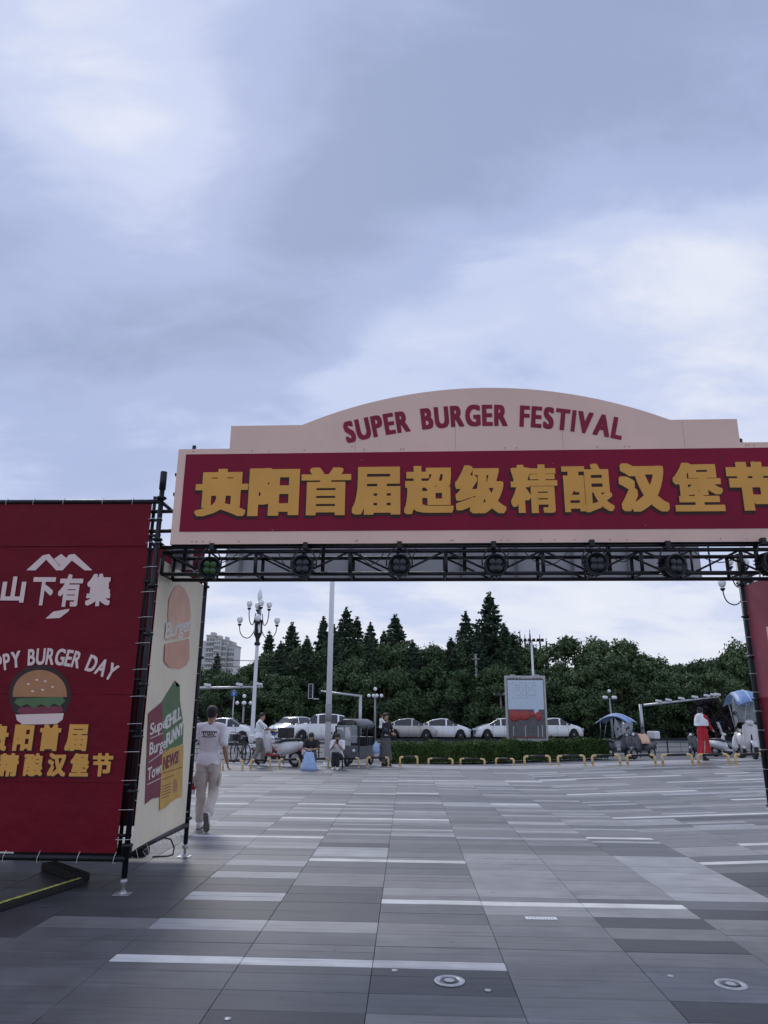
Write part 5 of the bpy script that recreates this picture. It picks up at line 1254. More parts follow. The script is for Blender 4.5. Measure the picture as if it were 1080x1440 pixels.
# ================================================================== TREES
def crown_broad(seed, n=15000, W_=4.4, H_=8.5, z0=1.2, leaf=.19):
    rg = np.random.RandomState(seed); P = []; Q = []; k = 46
    cl = []
    for i in range(k):
        a = rg.uniform(0, 2 * np.pi); h = rg.uniform(0, 1) ** .85
        rad = W_ * (np.sin(np.pi * (0.12 + .80 * h)) ** .6) * rg.uniform(.62, 1.0) * (1 if h < .8 else .7)
        cl.append((np.array([rad * np.cos(a), rad * np.sin(a), z0 + h * (H_ - z0) * .93 + .3]), rg.uniform(.75, 1.5)))
    cl.append((np.array([0, 0, H_ - 1.2]), 1.4))
    per = n // len(cl)
    for c, r in cl:
        d = rg.normal(size=(per, 3)); d /= np.linalg.norm(d, axis=1)[:, None]
        rad = r * rg.uniform(.45, 1.12, (per, 1)) * (1 + .25 * np.sin(d[:, :1] * 5 + c[0]) * np.cos(d[:, 1:2] * 4))
        P.append(c + d * rad * np.array([1, 1, .72])); Q.append(d + np.array([0, 0, .35]))
    return quad_mesh('crown', leaf_quads(np.concatenate(P), np.concatenate(Q), leaf, rg, .55), 'leaf_broad')
def crown_conifer(seed, H_=12, W_=2.3, n=9000, leaf=.16, z0=2.0):
    rg = np.random.RandomState(seed); P = []; Q = []
    tiers = 46
    for t_ in range(tiers):
        f = (t_ + rg.uniform(-.4, .4)) / tiers; z = z0 + (H_ - z0) * f; R = W_ * (1 - f) ** .8 * rg.uniform(.75, 1.12) + .08
        nb = int(5 + 3 * (1 - f)); a0 = rg.uniform(0, 6)
        for b in range(nb):
            a = a0 + 2 * np.pi * b / nb + rg.uniform(-.3, .3); L_ = R * rg.uniform(.6, 1.15); m = max(10, int(n / tiers / nb * (L_ / W_ * 1.6 + .2)))
            s = rg.uniform(.1, 1, m) ** .7; w = .28 * (1 - s * .6) * (.5 + L_ / W_ * .8)
            x = L_ * s; y = rg.normal(size=m) * w; zz = z - .12 * x + .22 * x * x / (W_) + rg.normal(size=m) * w * .45
            P.append(np.stack([x * np.cos(a) - y * np.sin(a), x * np.sin(a) + y * np.cos(a), zz], 1)); Q.append(np.stack([np.cos(a) + 0 * x, np.sin(a) + 0 * x, .6 + 0 * x], 1))
    P.append(np.stack([rg.normal(size=60) * .06, rg.normal(size=60) * .06, rg.uniform(H_ - .9, H_ + .35, 60)], 1)); Q.append(rg.normal(size=(60, 3)))
    return quad_mesh('crown', leaf_quads(np.concatenate(P), np.concatenate(Q), leaf, rg, .3), 'leaf_conifer')
def trunk_mesh(seed, H_, r, limbs=True):
    r_ = random.Random(seed); bm = B(); pts = [Vector((r_.uniform(-.1, .1) * i, r_.uniform(-.1, .1) * i, H_ * i / 6)) for i in range(7)]
    tube(bm, pts, [r * (1 - .13 * i) for i in range(7)], 8)
    if limbs:
        for i in range(7):
            b = pts[2 + i % 4]; a = r_.uniform(0, 6.3); d = Vector((cos(a), sin(a), r_.uniform(.5, 1.1))); tube(bm, [b, b + d * 1.2, b + d * 2.4 + Vector((0, 0, .5))], [r * .4, r * .25, r * .1], 6)
    me = bpy.data.meshes.new('trunk'); bm.to_mesh(me); bm.free(); me.materials.append(M['bark']); return me
BR = [(crown_broad(11 + i, W_=4.6 - .3 * (i % 2), H_=9), trunk_mesh(i, 7, .22)) for i in range(4)]
CN = [(crown_conifer(31 + i, 12, (2.7, 2.2, 3.1)[i]), trunk_mesh(20 + i, 11, .2, False)) for i in range(3)]
def tree(px, top_py, Y, kind, vi, label, wpx=None, base=None):
    a = at_y(px, top_py, Y); z0 = zt(a.x, Y) if base is None else base; Hh = a.z - z0
    name = {'b': 'broadleaf_tree', 'c': 'conifer_tree'}[kind]; cr_, tk = (BR if kind == 'b' else CN)[vi]; H0 = 9 if kind == 'b' else 12
    t = thing(name, label, 'tree', (a.x, Y, z0), random.uniform(0, 6.28), 'trees across the road')
    k = Hh / H0; w = k if wpx is None else wpx / scale_at(Y, z=5) / (9.2 if kind == 'b' else (5.6, 4.6, 6.4)[vi])
    t.scale = (w, w, k)
    meshobj('crown', cr_, t); meshobj('trunk', tk, t); return t
random.seed(12)
# conifers
for px, py, Y, v, w, lb in ((379, 891, 78, 1, 34, 'narrow conifer tip just right of the white street lamp'), (411, 879, 76, 2, 50, 'broad pointed conifer midway between street lamp and flagpole'), (455, 871, 80, 1, 36, 'slim conifer whose tip stands just left of the flagpole'),
        (487, 858, 78, 0, 50, 'conifer with the tallest tip just right of the flagpole'), (502, 871, 84, 1, 40, 'second conifer tip right of the flagpole'), (521, 879, 80, 0, 44, 'third conifer tip right of the flagpole'), (540, 890, 84, 1, 34, 'thin conifer left of the broad dark one'),
        (556, 868, 76, 2, 62, 'broad dark conifer above the beige sedan'), (655, 864, 76, 0, 46, 'conifer just left of the tallest tree'), (688, 838, 74, 2, 66, 'tallest conifer of all, left of the billboard'), (985, 931, 86, 1, 40, 'small conifer tip above the camera gantry'), (334, 948, 66, 2, 40, 'small conifer in front of the apartment block'),
        (306, 921, 70, 1, 26, 'little conifer tip against the apartment block')):
    tree(px, py, Y, 'c', v, lb, w * 2.1)
for i, (px, py) in enumerate(((717, 893), (724, 898), (731, 890), (738, 896), (745, 889), (759, 896), (768, 900))):
    tree(px, py, 82 + i % 3, 'c', 1, 'feathery narrow tip, ' + ('farthest left of those by the floodlight mast', 'second from the left by the floodlight mast', 'third from the left by the floodlight mast', 'next but one left of the floodlight mast', 'just left of the floodlight mast', 'just right of the floodlight mast', 'farthest right of the floodlight mast')[i], 15)
for px, py, Y, v, w, lb in ((395, 905, 71, 0, 40, 'pointed conifer between the street lamp and the broad pointed one'), (432, 897, 71, 1, 36, 'pointed conifer two trees left of the flagpole'), (470, 882, 71, 0, 36, 'pointed conifer directly behind the flagpole top'), (580, 903, 71, 2, 44, 'low pointed conifer right of the broad dark one'),
        (634, 900, 71, 1, 38, 'low pointed conifer two trees left of the tallest one'), (672, 884, 71, 0, 40, 'pointed conifer filling the gap before the tallest tree'), (709, 880, 71, 1, 38, 'pointed conifer just right of the tallest tree'), (521, 896, 71, 2, 44, 'low pointed conifer above the tricycle')):
    tree(px, py, Y, 'c', v, lb, w * 2)
# broadleaf crowns, back row then front row
lbB = ['leftmost round tree below the apartment block', 'low round tree behind the camera gantry arm at left', 'round tree behind the white street lamp', 'dark tree right of the white street lamp', 'dark tree above the man at the scooter', 'tree left of the flagpole', 'tall leafy tree right of the flagpole', 'tree above the tricycle',
       'tree above the standing mother', 'tree between the two silver and white sedans', 'rounded tree above the hedge', 'tree behind the utility pole', 'tree just left of the billboard', 'tree behind the floodlight mast', 'wide tree right of the billboard', 'wide tree above the taxi', 'tallest round tree right of centre',
       'tree sloping down behind the camera gantry', 'lower tree above the gantry post', 'small far tree at the dip of the treeline', 'tree right of the dip in the treeline', 'tree above the woman in red', 'tree rising towards the right post', 'rightmost tree behind the scaffold post', 'tree beyond the right banner']
BT = [(288, 943, 70, 66), (318, 950, 64, 60), (349, 938, 76, 66), (375, 925, 74, 70), (402, 917, 76, 74), (432, 917, 74, 80), (474, 905, 76, 84), (508, 908, 78, 80), (540, 914, 74, 80), (575, 912, 74, 84), (603, 912, 72, 86), (640, 915, 74, 84), (672, 898, 76, 84), (708, 900, 76, 86), (752, 912, 74, 84), (790, 903, 76, 96), (858, 904, 74, 108),
      (893, 921, 76, 80), (924, 930, 78, 76), (962, 938, 90, 66), (990, 932, 84, 74), (1012, 930, 78, 72), (1046, 907, 74, 84), (1078, 898, 74, 80), (1115, 900, 74, 90)]
for i, ((px, py, Y, w), lb) in enumerate(zip(BT, lbB)): tree(px, py, Y, 'b', i % 4, 'dark green broadleaf, ' + lb, w * 1.18)
lbF = ['front row tree low behind the walking man', 'front row tree behind the white sedans at left', 'front row tree above the white van', 'front row tree behind the large white suv', 'front row tree above the dark sedan', 'front row tree above the beige sedan roof', 'front row tree above the small globe lamp', 'front row tree behind the moped row',
       'front row tree left behind the billboard', 'front row tree right behind the billboard', 'front row tree above the white taxi', 'front row tree above the blue canopy scooter', 'front row tree behind the gantry post', 'front row tree above the white suv at right', 'front row tree near the right scaffold', 'front row tree by the picture edge']
for i, px in enumerate((290, 335, 392, 440, 490, 545, 598, 650, 700, 762, 815, 868, 915, 962, 1010, 1060)):
    tree(px, (962, 965, 952, 945, 935, 945, 940, 945, 940, 945, 942, 948, 948, 950, 948, 945)[i], 71 - (i % 3), 'b', (i * 3 + 1) % 4, 'low dense ' + lbF[i], 92)
# two purple-leaved shrubs-trees at the right
t = tree(1000, 978, 66, 'b', 2, 'purple leaved tree behind the camera gantry at the right', 52); 
for c in t.children:
    if c.name.startswith('crown'): c.data = c.data.copy(); c.data.materials[0] = M['leaf_purple']
# dense understorey below the crowns
rg = np.random.RandomState(9); n = 60000; xx = rg.uniform(-48, 52, n); zz = rg.uniform(0, 1, n) ** .8 * (2.6 + .6 * np.sin(xx * .7) + .4 * np.sin(xx * 2.1)); yy = 70 + rg.uniform(-.9, .9, n) + .6 * np.sin(xx * 1.3)
P_ = np.stack([xx, yy, zz - .55], 1); us = meshobj('understorey_shrubs', quad_mesh('understorey_shrubs', leaf_quads(P_, np.tile([0, -1., .3], (n, 1)), .2, rg, .4), 'leaf_conifer')); us['kind'] = 'stuff'
bm = B()
for i in range(50): x = -48 + i * 2; bx(bm, (x + 1, 73.5, .9), (2.02, 1.2, 3.0 + .5 * sin(x)))
o = obj('wooded_bank', bm, 'leaf_conifer'); o['kind'] = 'structure'
# far wooded mass closing gaps between trunks
n = 50000; xx = rg.uniform(-60, 66, n); zz = rg.uniform(0, 1, n) * (5.6 + 1.0 * np.sin(xx * .31) + .5 * np.sin(xx * 1.1)); P_ = np.stack([xx, 92 + rg.uniform(-1.5, 1.5, n), zz - .6], 1)
us = meshobj('distant_wood', quad_mesh('distant_wood', leaf_quads(P_, np.tile([0, -1., .3], (n, 1)), .42, rg, .4), 'leaf_broad')); us['kind'] = 'stuff'

# ================================================================== APARTMENT BLOCK
Yb = 420
def apx(px, py): return at_y(px, py, Yb)
a0 = apx(283, 960); a1 = apx(330, 960); zt1 = apx(300, 896).z
bld = thing('apartment_block', 'pale apartment tower block with curved balconies far behind the trees at left', 'building', (a0.x, Yb, 0))
def bp(px, py): p = apx(px, py); return p.x - a0.x, p.z
secs = [(283, 292, 901, 'wall_pale', 0), (292, 304, 895, 'wall_tan', -2), (304, 313, 900, 'wall_pale', -4), (313, 320, 901, 'wall_tan', -1), (320, 329, 908, 'wall_pale', 2)]
for k, (xa, xb, yt, m, dy) in enumerate(secs):
    u0, zt_1 = bp(xa, yt); u1, _ = bp(xb, yt); bm = B(); bx(bm, ((u0 + u1) / 2, 8 + dy, zt_1 / 2), (u1 - u0 + .02, 16, zt_1)); wall = obj('wall', bm, m, bld)
    if xa == 283: continue
    fl = 3.1; z = zt_1 - 2.2
    while z > bp(300, 962)[1]:
        nw = 3 if xb - xa > 8 else 2
        for w in range(nw):
            cx = u0 + (w + .5) * (u1 - u0) / nw; ww = (u1 - u0) / nw
            bm = B(); bx(bm, (cx, dy - .05, z), (ww * .55, .3, 1.5)); obj('window', bm, 'win_far', wall)
        bm = B(); bx(bm, ((u0 + u1) / 2, dy - .7, z - 1.25), (u1 - u0 - .3, 1.3, .9)); obj('balcony', bm, 'wall_pale', wall)
        z -= fl
    bm = B(); bx(bm, ((u0 + u1) / 2, 8 + dy, zt_1 + .35), (u1 - u0 + .6, 16.6, .7)); bx(bm, ((u0 + u1) / 2, 6 + dy, zt_1 + 1.6), ((u1 - u0) * .45, 6, 2)); obj('roof', bm, 'wall_tan', bld)

# ================================================================== PEOPLE
def loft_rings(bm, rings, n=14):
    """rings: (centre, half width vector, half depth vector)"""
    R = []
    for c, a, b in rings:
        c, a, b = Vector(c), Vector(a), Vector(b); R.append([bm.verts.new(c + a * cos(2 * pi * k / n) + b * sin(2 * pi * k / n)) for k in range(n)])
    for p, q in zip(R, R[1:]):
        for k in range(n): bm.faces.new((p[k], p[(k + 1) % n], q[(k + 1) % n], q[k]))
    bm.faces.new(R[0][::-1]); bm.faces.new(R[-1])
def limb(bm, pts, rads, n=12):
    pts = [Vector(p) for p in pts]
    if len(pts) > 1: tube(bm, pts, rads, n)
    for p, r in zip(pts, rads): bmesh.ops.create_icosphere(bm, subdivisions=2, radius=r * .98, matrix=Matrix.Translation(p))
def fuse(name, bm, vox, m, parent, smooth=2, keep=False):
    me = bpy.data.meshes.new(name); bmesh.ops.recalc_face_normals(bm, faces=bm.faces); bm.to_mesh(me); bm.free(); o = bpy.data.objects.new(name, me); COL.objects.link(o)
    r = o.modifiers.new('r', 'REMESH'); r.mode = 'VOXEL'; r.voxel_size = vox; r.use_smooth_shade = True
    s = o.modifiers.new('s', 'SMOOTH'); s.iterations = smooth; s.factor = .5
    dg = bpy.context.evaluated_depsgraph_get(); e = bpy.data.meshes.new_from_object(o.evaluated_get(dg)); COL.objects.unlink(o); bpy.data.objects.remove(o)
    e.name = name; e.materials.clear(); e.materials.append(M[m]); e.polygons.foreach_set('use_smooth', [True] * len(e.polygons)); return meshobj(name, e, parent)
def hand(bm, wr, d, side_v, s=1.0, curl=.5):
    """palm and five separate, unequal, bent fingers; d: along the hand, side_v: across it towards the thumb"""
    d = Vector(d).normalized(); sv = Vector(side_v); sv = (sv - d * sv.dot(d)).normalized(); nv = d.cross(sv)
    wr = Vector(wr); pc = wr + d * .048 * s
    loft_rings(bm, [(wr - d * .01, sv * .026 * s, nv * .018 * s), (wr + d * .03 * s, sv * .038 * s, nv * .016 * s), (wr + d * .085 * s, sv * .042 * s, nv * .014 * s), (wr + d * .095 * s, sv * .036 * s, nv * .010 * s)], 12)
    for i, (o, L_) in enumerate(((.032, .068), (.011, .078), (-.011, .072), (-.031, .056))):
        b = wr + d * .085 * s + sv * o * s; f1 = b + (d * cos(curl * .6) + nv * sin(curl * .6)) * L_ * .45 * s; f2 = f1 + (d * cos(curl * 1.5) + nv * sin(curl * 1.5)) * L_ * .32 * s; f3 = f2 + (d * cos(curl * 2.3) + nv * sin(curl * 2.3)) * L_ * .25 * s
        limb(bm, [b - d * .01, f1, f2, f3], [.0095 * s, .009 * s, .008 * s, .007 * s], 8)
    b = wr + d * .03 * s + sv * .03 * s; t1 = b + (d * .6 + sv * .7).normalized() * .035 * s; t2 = t1 + (d * .9 + sv * .3 + nv * .3).normalized() * .03 * s
    limb(bm, [b, t1, t2], [.013 * s, .0105 * s, .009 * s], 8)
STAND = dict(pelvis=(0, 0, .93), waist=(0, 0, 1.08), chest=(0, 0, 1.28), neck=(0, -.01, 1.46), head=(0, .01, 1.60),
             shL=(-.185, 0, 1.41), elL=(-.24, -.03, 1.13), wrL=(-.25, .04, .88), shR=(.185, 0, 1.41), elR=(.24, -.03, 1.13), wrR=(.25, .04, .88),
             hipL=(-.095, 0, .91), knL=(-.10, .02, .50), anL=(-.10, -.01, .09), hipR=(.095, 0, .91), knR=(.10, .02, .50), anR=(.10, -.01, .09),
             toeL=(0, 1, 0), toeR=(0, 1, 0), look=(0, 1, 0))
def person(label, loc, rz, pose, top='cloth_white', bottom='cloth_beige', skirt=False, sleeve='short', hair='short', shoes='shoe_white', height=1.72, vox=.011, build=1.0, group=None, dress=None, hood=None, wide=1.0):
    J = {k: Vector(v) for k, v in {**STAND, **pose}.items() if k in STAND}; s = height / 1.72
    t = thing('person', label, 'person', loc, rz, group); t.scale = (s * wide, s, s)
    look = J['look'].normalized(); rt = look.cross(Vector((0, 0, 1))).normalized(); upv = rt.cross(look)
    shr = (J['shR'] - J['shL']); shr_n = shr.normalized(); hpr = (J['hipR'] - J['hipL']).normalized()
    spine = (J['neck'] - J['pelvis']).normalized(); fwd = Vector((0, 0, 1)).cross(shr_n); fwd = spine.cross(shr_n) * -1 if False else shr_n.cross(spine) * -1
    if fwd.dot(Vector((0, 1, 0))) < 0 and abs(fwd.y) > .2: fwd = -fwd
    bm = B()
    def torso(bm, g, z_lo=None, flare=0):
        rr = [(J['pelvis'] - spine * .04, hpr * (.155 + g + flare * 2.2), fwd * (.105 + g + flare * 2.6)), (J['pelvis'] + spine * .05, hpr * (.155 + g + flare * 1.6), fwd * (.105 + g + flare * 2)), (J['waist'], shr_n * (.13 + g * 1.2), fwd * (.095 + g * 1.1)), (J['chest'] - spine * .05, shr_n * (.155 + g), fwd * (.112 + g)), (J['chest'] + spine * .06, shr_n * (.165 + g), fwd * (.112 + g)),
              (J['chest'] + spine * .13, shr_n * (.15 + g * .6), fwd * (.085 + g * .6)), (J['neck'] - spine * .01, shr_n * (.06 + g * .3), fwd * (.055 + g * .3))]
        loft_rings(bm, rr, 18)
    torso(bm, 0)
    limb(bm, [J['neck'] - spine * .05, J['neck'] + (J['head'] - J['neck']) * .45], [.058, .052])
    h = J['head']
    # head: skull, face, jaw, nose, ears
    def hp(a, b, c): return h + rt * a + look * b + upv * c
    loft_rings(bm, [(hp(0, .03, -.115), rt * .028, look * .03), (hp(0, .025, -.10), rt * .048, look * .055), (hp(0, .012, -.06), rt * .062, look * .078), (hp(0, .004, -.01), rt * .071, look * .09), (hp(0, -.002, .04), rt * .074, look * .094), (hp(0, -.006, .08), rt * .062, look * .078), (hp(0, -.008, .105), rt * .036, look * .046), (hp(0, -.008, .112), rt * .01, look * .012)], 18)
    limb(bm, [hp(0, .088, .012), hp(0, .106, -.022)], [.010, .014], 8); limb(bm, [hp(0, .086, -.058), hp(.012, .084, -.058)], [.012, .01], 8); limb(bm, [hp(0, .078, -.094), hp(0, .07, -.1)], [.018, .018], 8)
    for q in (-1, 1): loft_rings(bm, [(hp(q * .066, -.005, -.035), look * .012, rt * .008), (hp(q * .078, -.01, -.005), look * .019, rt * .008), (hp(q * .078, -.012, .02), look * .014, rt * .007)], 8)
    for S, q in (('L', -1), ('R', 1)):
        limb(bm, [J['sh' + S], J['sh' + S] * .5 + J['el' + S] * .5, J['el' + S], J['el' + S] * .6 + J['wr' + S] * .4, J['wr' + S]], [.052 * build, .046 * build, .038, .038 * build, .026])
        d = (J['wr' + S] - J['el' + S]).normalized(); th = Vector(pose.get('thumb' + S, (0, 1, 0))); hand(bm, J['wr' + S], d if ('hd' + S) not in pose else Vector(pose['hd' + S]), th, 1.0, pose.get('curl' + S, .55))
        limb(bm, [J['hip' + S], J['hip' + S] * .5 + J['kn' + S] * .5, J['kn' + S], J['kn' + S] * .65 + J['an' + S] * .35, J['an' + S]], [.09 * build, .075 * build, .055, .054 * build, .036])
    body = fuse('body', bm, vox, 'skin', t, 2)
    # eyes, brows and mouth
    for q in (-1, 1):
        bm = B(); ball(bm, hp(q * .028, .083, .008), .012, 2); e = obj('eye', bm, 'cloth_black', t)
        bm = B(); tube(bm, [hp(q * .014, .094, .028), hp(q * .045, .082, .030)], .004, 5); obj('eyebrow', bm, 'hair', t)
    bm = B(); tube(bm, [hp(-.018, .094, -.058), hp(0, .099, -.060), hp(.018, .094, -.058)], .004, 6); obj('mouth', bm, 'print_salmon2', t)
    # shirt
    bm = B(); torso(bm, .014, flare=.012)
    for S in 'LR':
        a, e, w = J['sh' + S], J['el' + S], J['wr' + S]
        if sleeve == 'short': limb(bm, [a, a * .5 + e * .5, a * .2 + e * .8], [.062, .062, .064])
        elif sleeve == 'long': limb(bm, [a, e, e * .15 + w * .85], [.064, .056, .044])
        else: limb(bm, [a], [.06])
        limb(bm, [J['chest'] + spine * .1 + (a - J['chest']) * .3, a], [.075, .066])
    sh = fuse('shirt', bm, .012, top, t, 3)
    tx = bpy.data.textures.get('wrinkle') or bpy.data.textures.new('wrinkle', 'CLOUDS'); tx.noise_scale = .11; tx.noise_depth = 1
    dm = sh.modifiers.new('folds', 'DISPLACE'); dm.texture = tx; dm.strength = .018; dm.mid_level = .5; dm.texture_coords = 'LOCAL'
    # trousers / skirt
    bm = B()
    if skirt:
        kn = (J['knL'] + J['knR']) / 2; an = (J['anL'] + J['anR']) / 2; d = (kn - J['pelvis'])
        nsk = 40; Rr = []; prof_ = [(J['pelvis'] + spine * .08, .15, .11, 0), (J['pelvis'] - spine * .02, .185, .14, .02), (J['pelvis'] * .5 + kn * .5, .185, .15, .07), (kn, .18, .17, .12), (kn * .45 + an * .55, .20, .21, .16), (kn * .2 + an * .8, .20, .23, .18)]
        for c_, a_, b_, m_ in prof_:
            Rr.append([bm.verts.new(c_ + (hpr * a_ * cos(2 * pi * k / nsk) + fwd * b_ * sin(2 * pi * k / nsk)) * (1 + m_ * sin(7 * 2 * pi * k / nsk + 1.5 * sin(2 * pi * k / nsk)))) for k in range(nsk)])
        for p_, q_ in zip(Rr, Rr[1:]):
            for k in range(nsk): bm.faces.new((p_[k], p_[(k + 1) % nsk], q_[(k + 1) % nsk], q_[k]))
        bm.faces.new(Rr[0][::-1]); bm.faces.new(Rr[-1])
    else:
        loft_rings(bm, [(J['pelvis'] + spine * .04, hpr * .150, fwd * .105), (J['pelvis'] - spine * .02, hpr * .170, fwd * .122), (J['pelvis'] - spine * .07, hpr * .165, fwd * .12)], 18)
        for S in 'LR': limb(bm, [J['hip' + S], J['hip' + S] * .5 + J['kn' + S] * .5, J['kn' + S], J['kn' + S] * .5 + J['an' + S] * .5, J['kn' + S] * .12 + J['an' + S] * .88], [.105, .092, .076, .072, .068])
    tro = fuse('skirt' if skirt else 'trousers', bm, .012, bottom, t, 3)
    dm = tro.modifiers.new('folds', 'DISPLACE'); dm.texture = tx; dm.strength = .026; dm.mid_level = .5; dm.texture_coords = 'LOCAL'
    # shoes
    for S in 'LR':
        a = J['an' + S]; f = J['toe' + S].normalized(); r_ = f.cross(Vector((0, 0, 1)))
        r_ = r_.normalized() if r_.length > .1 else Vector((1, 0, 0)); u_ = r_.cross(f)
        bm = B(); c = a - u_ * .045
        loft_rings(bm, [(c - f * .075, r_ * .026, u_ * .028), (c - f * .05, r_ * .038, u_ * .045), (c + f * .02, r_ * .042, u_ * .045), (c + f * .10 - u_ * .012, r_ * .048, u_ * .032), (c + f * .165 - u_ * .018, r_ * .036, u_ * .024), (c + f * .185 - u_ * .02, r_ * .02, u_ * .014)], 14); limb(bm, [a, a + u_ * .02], [.044, .042])
        so = fuse('shoe', bm, .01, shoes, t, 1)
        bm = B(); pts = [(-.09, -.028), (-.09, .028), (-.03, .038), (.04, .036), (.10, .050), (.16, .042), (.19, .015), (.19, -.015), (.16, -.040), (.10, -.045), (.04, -.034), (-.03, -.036)]
        aa = [bm.verts.new(c + f * x + r_ * y - u_ * .036) for x, y in pts]; bb = [bm.verts.new(v.co - u_ * .022) for v in aa]; bm.faces.new(aa); bm.faces.new(bb[::-1])
        for k in range(len(pts)): bm.faces.new((aa[(k + 1) % len(pts)], aa[k], bb[k], bb[(k + 1) % len(pts)]))
        bmesh.ops.recalc_face_normals(bm, faces=bm.faces); obj('sole', bm, 'shoe_sole', so)
    # hair
    bm = B()
    if hair == 'short':
        loft_rings(bm, [(hp(0, -.045, -.045), rt * .055, look * .050), (hp(0, -.035, -.01), rt * .078, look * .070), (hp(0, -.022, .035), rt * .086, look * .086), (hp(0, -.012, .075), rt * .086, look * .096), (hp(0, -.008, .105), rt * .068, look * .082), (hp(0, -.010, .130), rt * .038, look * .046)], 18)
        rh = random.Random(5)
        for k in range(46):
            a = rh.uniform(0, 6.28); e_ = rh.uniform(.1, 1.4); c = hp(cos(a) * cos(e_) * .074, sin(a) * cos(e_) * .084 - .018, .045 + sin(e_) * .074); bmesh.ops.create_icosphere(bm, subdivisions=1, radius=rh.uniform(.010, .02), matrix=Matrix.Translation(c))
    else:
        loft_rings(bm, [(hp(0, -.07, -.22 if hair == 'long' else -.08), rt * .06, look * .03), (hp(0, -.06, -.12 if hair == 'long' else -.05), rt * .075, look * .045), (hp(0, -.038, -.04), rt * .088, look * .066), (hp(0, -.016, .030), rt * .092, look * .090), (hp(0, -.002, .060), rt * .090, look * .105), (hp(0, -.004, .085), rt * .082, look * .098), (hp(0, -.008, .105), rt * .064, look * .078), (hp(0, -.010, .125), rt * .034, look * .042)], 18)
        if hair == 'bun': limb(bm, [hp(0, -.1, .06)], [.045])
    fuse('hair', bm, .009, 'hair', t, 1)
    if hood:
        bm = B(); loft_rings(bm, [(J['chest'] - spine * .16, shr_n * .25, fwd * .19), (J['chest'] + spine * .02, shr_n * .245, fwd * .18), (J['neck'] - spine * .02, shr_n * .17, fwd * .13), (J['neck'] + spine * .04 - fwd * .03, shr_n * .10, fwd * .10), (J['neck'] + spine * .07 - fwd * .04, shr_n * .06, fwd * .07)], 20)
        limb(bm, [J['neck'] - fwd * .12 - spine * .02, J['chest'] - fwd * .13], [.09, .08])
        o = fuse('shawl', bm, .014, hood, t, 2); d2 = o.modifiers.new('f', 'DISPLACE'); d2.texture = tx; d2.strength = .04; d2.mid_level = .5
    return t, J, hp
pm = gnd(289, 1166)
walk = dict(elL=(-.26, -.05, 1.15), wrL=(-.27, .03, .90), elR=(.25, -.08, 1.14), wrR=(.28, .05, .92), knL=(-.10, .10, .50), anL=(-.10, .12, .09), knR=(.09, .10, .52), anR=(.10, -.22, .22), toeR=(.05, .35, -.94), hipR=(.095, .02, .91), thumbL=(.3, 1, 0), thumbR=(-.3, 1, 0), curlL=1.0, head=(0, .015, 1.60))
t, J, hp = person('man in white t-shirt and pale cargo trousers walking away, bag in left hand', tuple(pm - Vector((0, .1, 0))), .06, walk, 'cloth_white', 'cloth_beige', height=1.72, vox=.0085, wide=.95)
man = t
for S, sx_p in (('L', -1), ('R', 1)):      # cargo pockets and seat pockets
    k_ = J['kn' + S] * .55 + J['hip' + S] * .45; bm = B(); bx(bm, k_ + Vector((sx_p * .088, 0, -.02)), (.022, .13, .16), Euler((0, sx_p * .06, 0)).to_matrix(), bev=.008); bx(bm, k_ + Vector((sx_p * .097, 0, .05)), (.012, .135, .04), bev=.005); obj('cargo_pocket', bm, 'cloth_beige', t)
    bm = B(); bx(bm, Vector((sx_p * .085, -.128, .86)), (.11, .014, .12), Euler((.12, 0, -sx_p * .25)).to_matrix(), bev=.005); obj('seat_pocket', bm, 'cloth_beige', t)
# print on the back of the shirt
sh = [c for c in t.children if c.name.startswith('shirt')][0]
bpy.context.view_layer.update(); ev = sh.evaluated_get(bpy.context.evaluated_depsgraph_get())
bm = B(); rs9 = random.Random(8)
def onback(x, z):
    ok, loc_, no, _ = ev.ray_cast(Vector((x, -.6, z)), Vector((0, 1, 0))); return (loc_ + Vector((0, -.003, 0))) if ok else Vector((x, -.14, z))
for k in range(7):
    cx = -.105 + k * .035
    pts = [onback(cx + .017 * cos(a) * rs9.uniform(.7, 1.2), 1.335 + .03 * sin(a)) for a in [i * .8 for i in range(rs9.choice((5, 7, 8)))]]; tube(bm, pts, .006, 4)
for k in range(10): a = -.10 + k * .022; tube(bm, [onback(a, 1.285), onback(a + .013, 1.283 + rs9.uniform(-.006, .006))], .007, 4)
o = obj('back_print', bm, 'cloth_black', t)
# the bag he carries
w = pm + Vector((-.27 * 1.0, -.02, 0)); bagp = t.matrix_world @ Vector(J['wrL']) + Vector((0, .02, 0))
bg_ = thing('carrier_bag', 'red and white paper carrier bag held low by the walking man', 'bag', (bagp.x - .02, bagp.y, pm.z + .48), .5)
bm = B(); loft_rings(bm, [((0, 0, 0), (.10, 0, 0), (0, .05, 0)), ((0, 0, .1), (.105, 0, 0), (0, .055, 0)), ((0, 0, .25), (.10, 0, 0), (0, .045, 0))], 8); obj('bag_body', bm, 'cloth_white', bg_)
bm = B(); loft_rings(bm, [((0, 0, .06), (.108, 0, 0), (0, .058, 0)), ((0, 0, .15), (.108, 0, 0), (0, .058, 0))], 8); obj('red_print', bm, 'cloth_red', bg_)
bm = B(); tube(bm, curve_pts((-.06, 0, .24), (0, 0, .50), (.06, 0, .24), 8), .004, 5); obj('handle', bm, 'tie', bg_)

def at(px, py): return tuple(gnd(px, py))
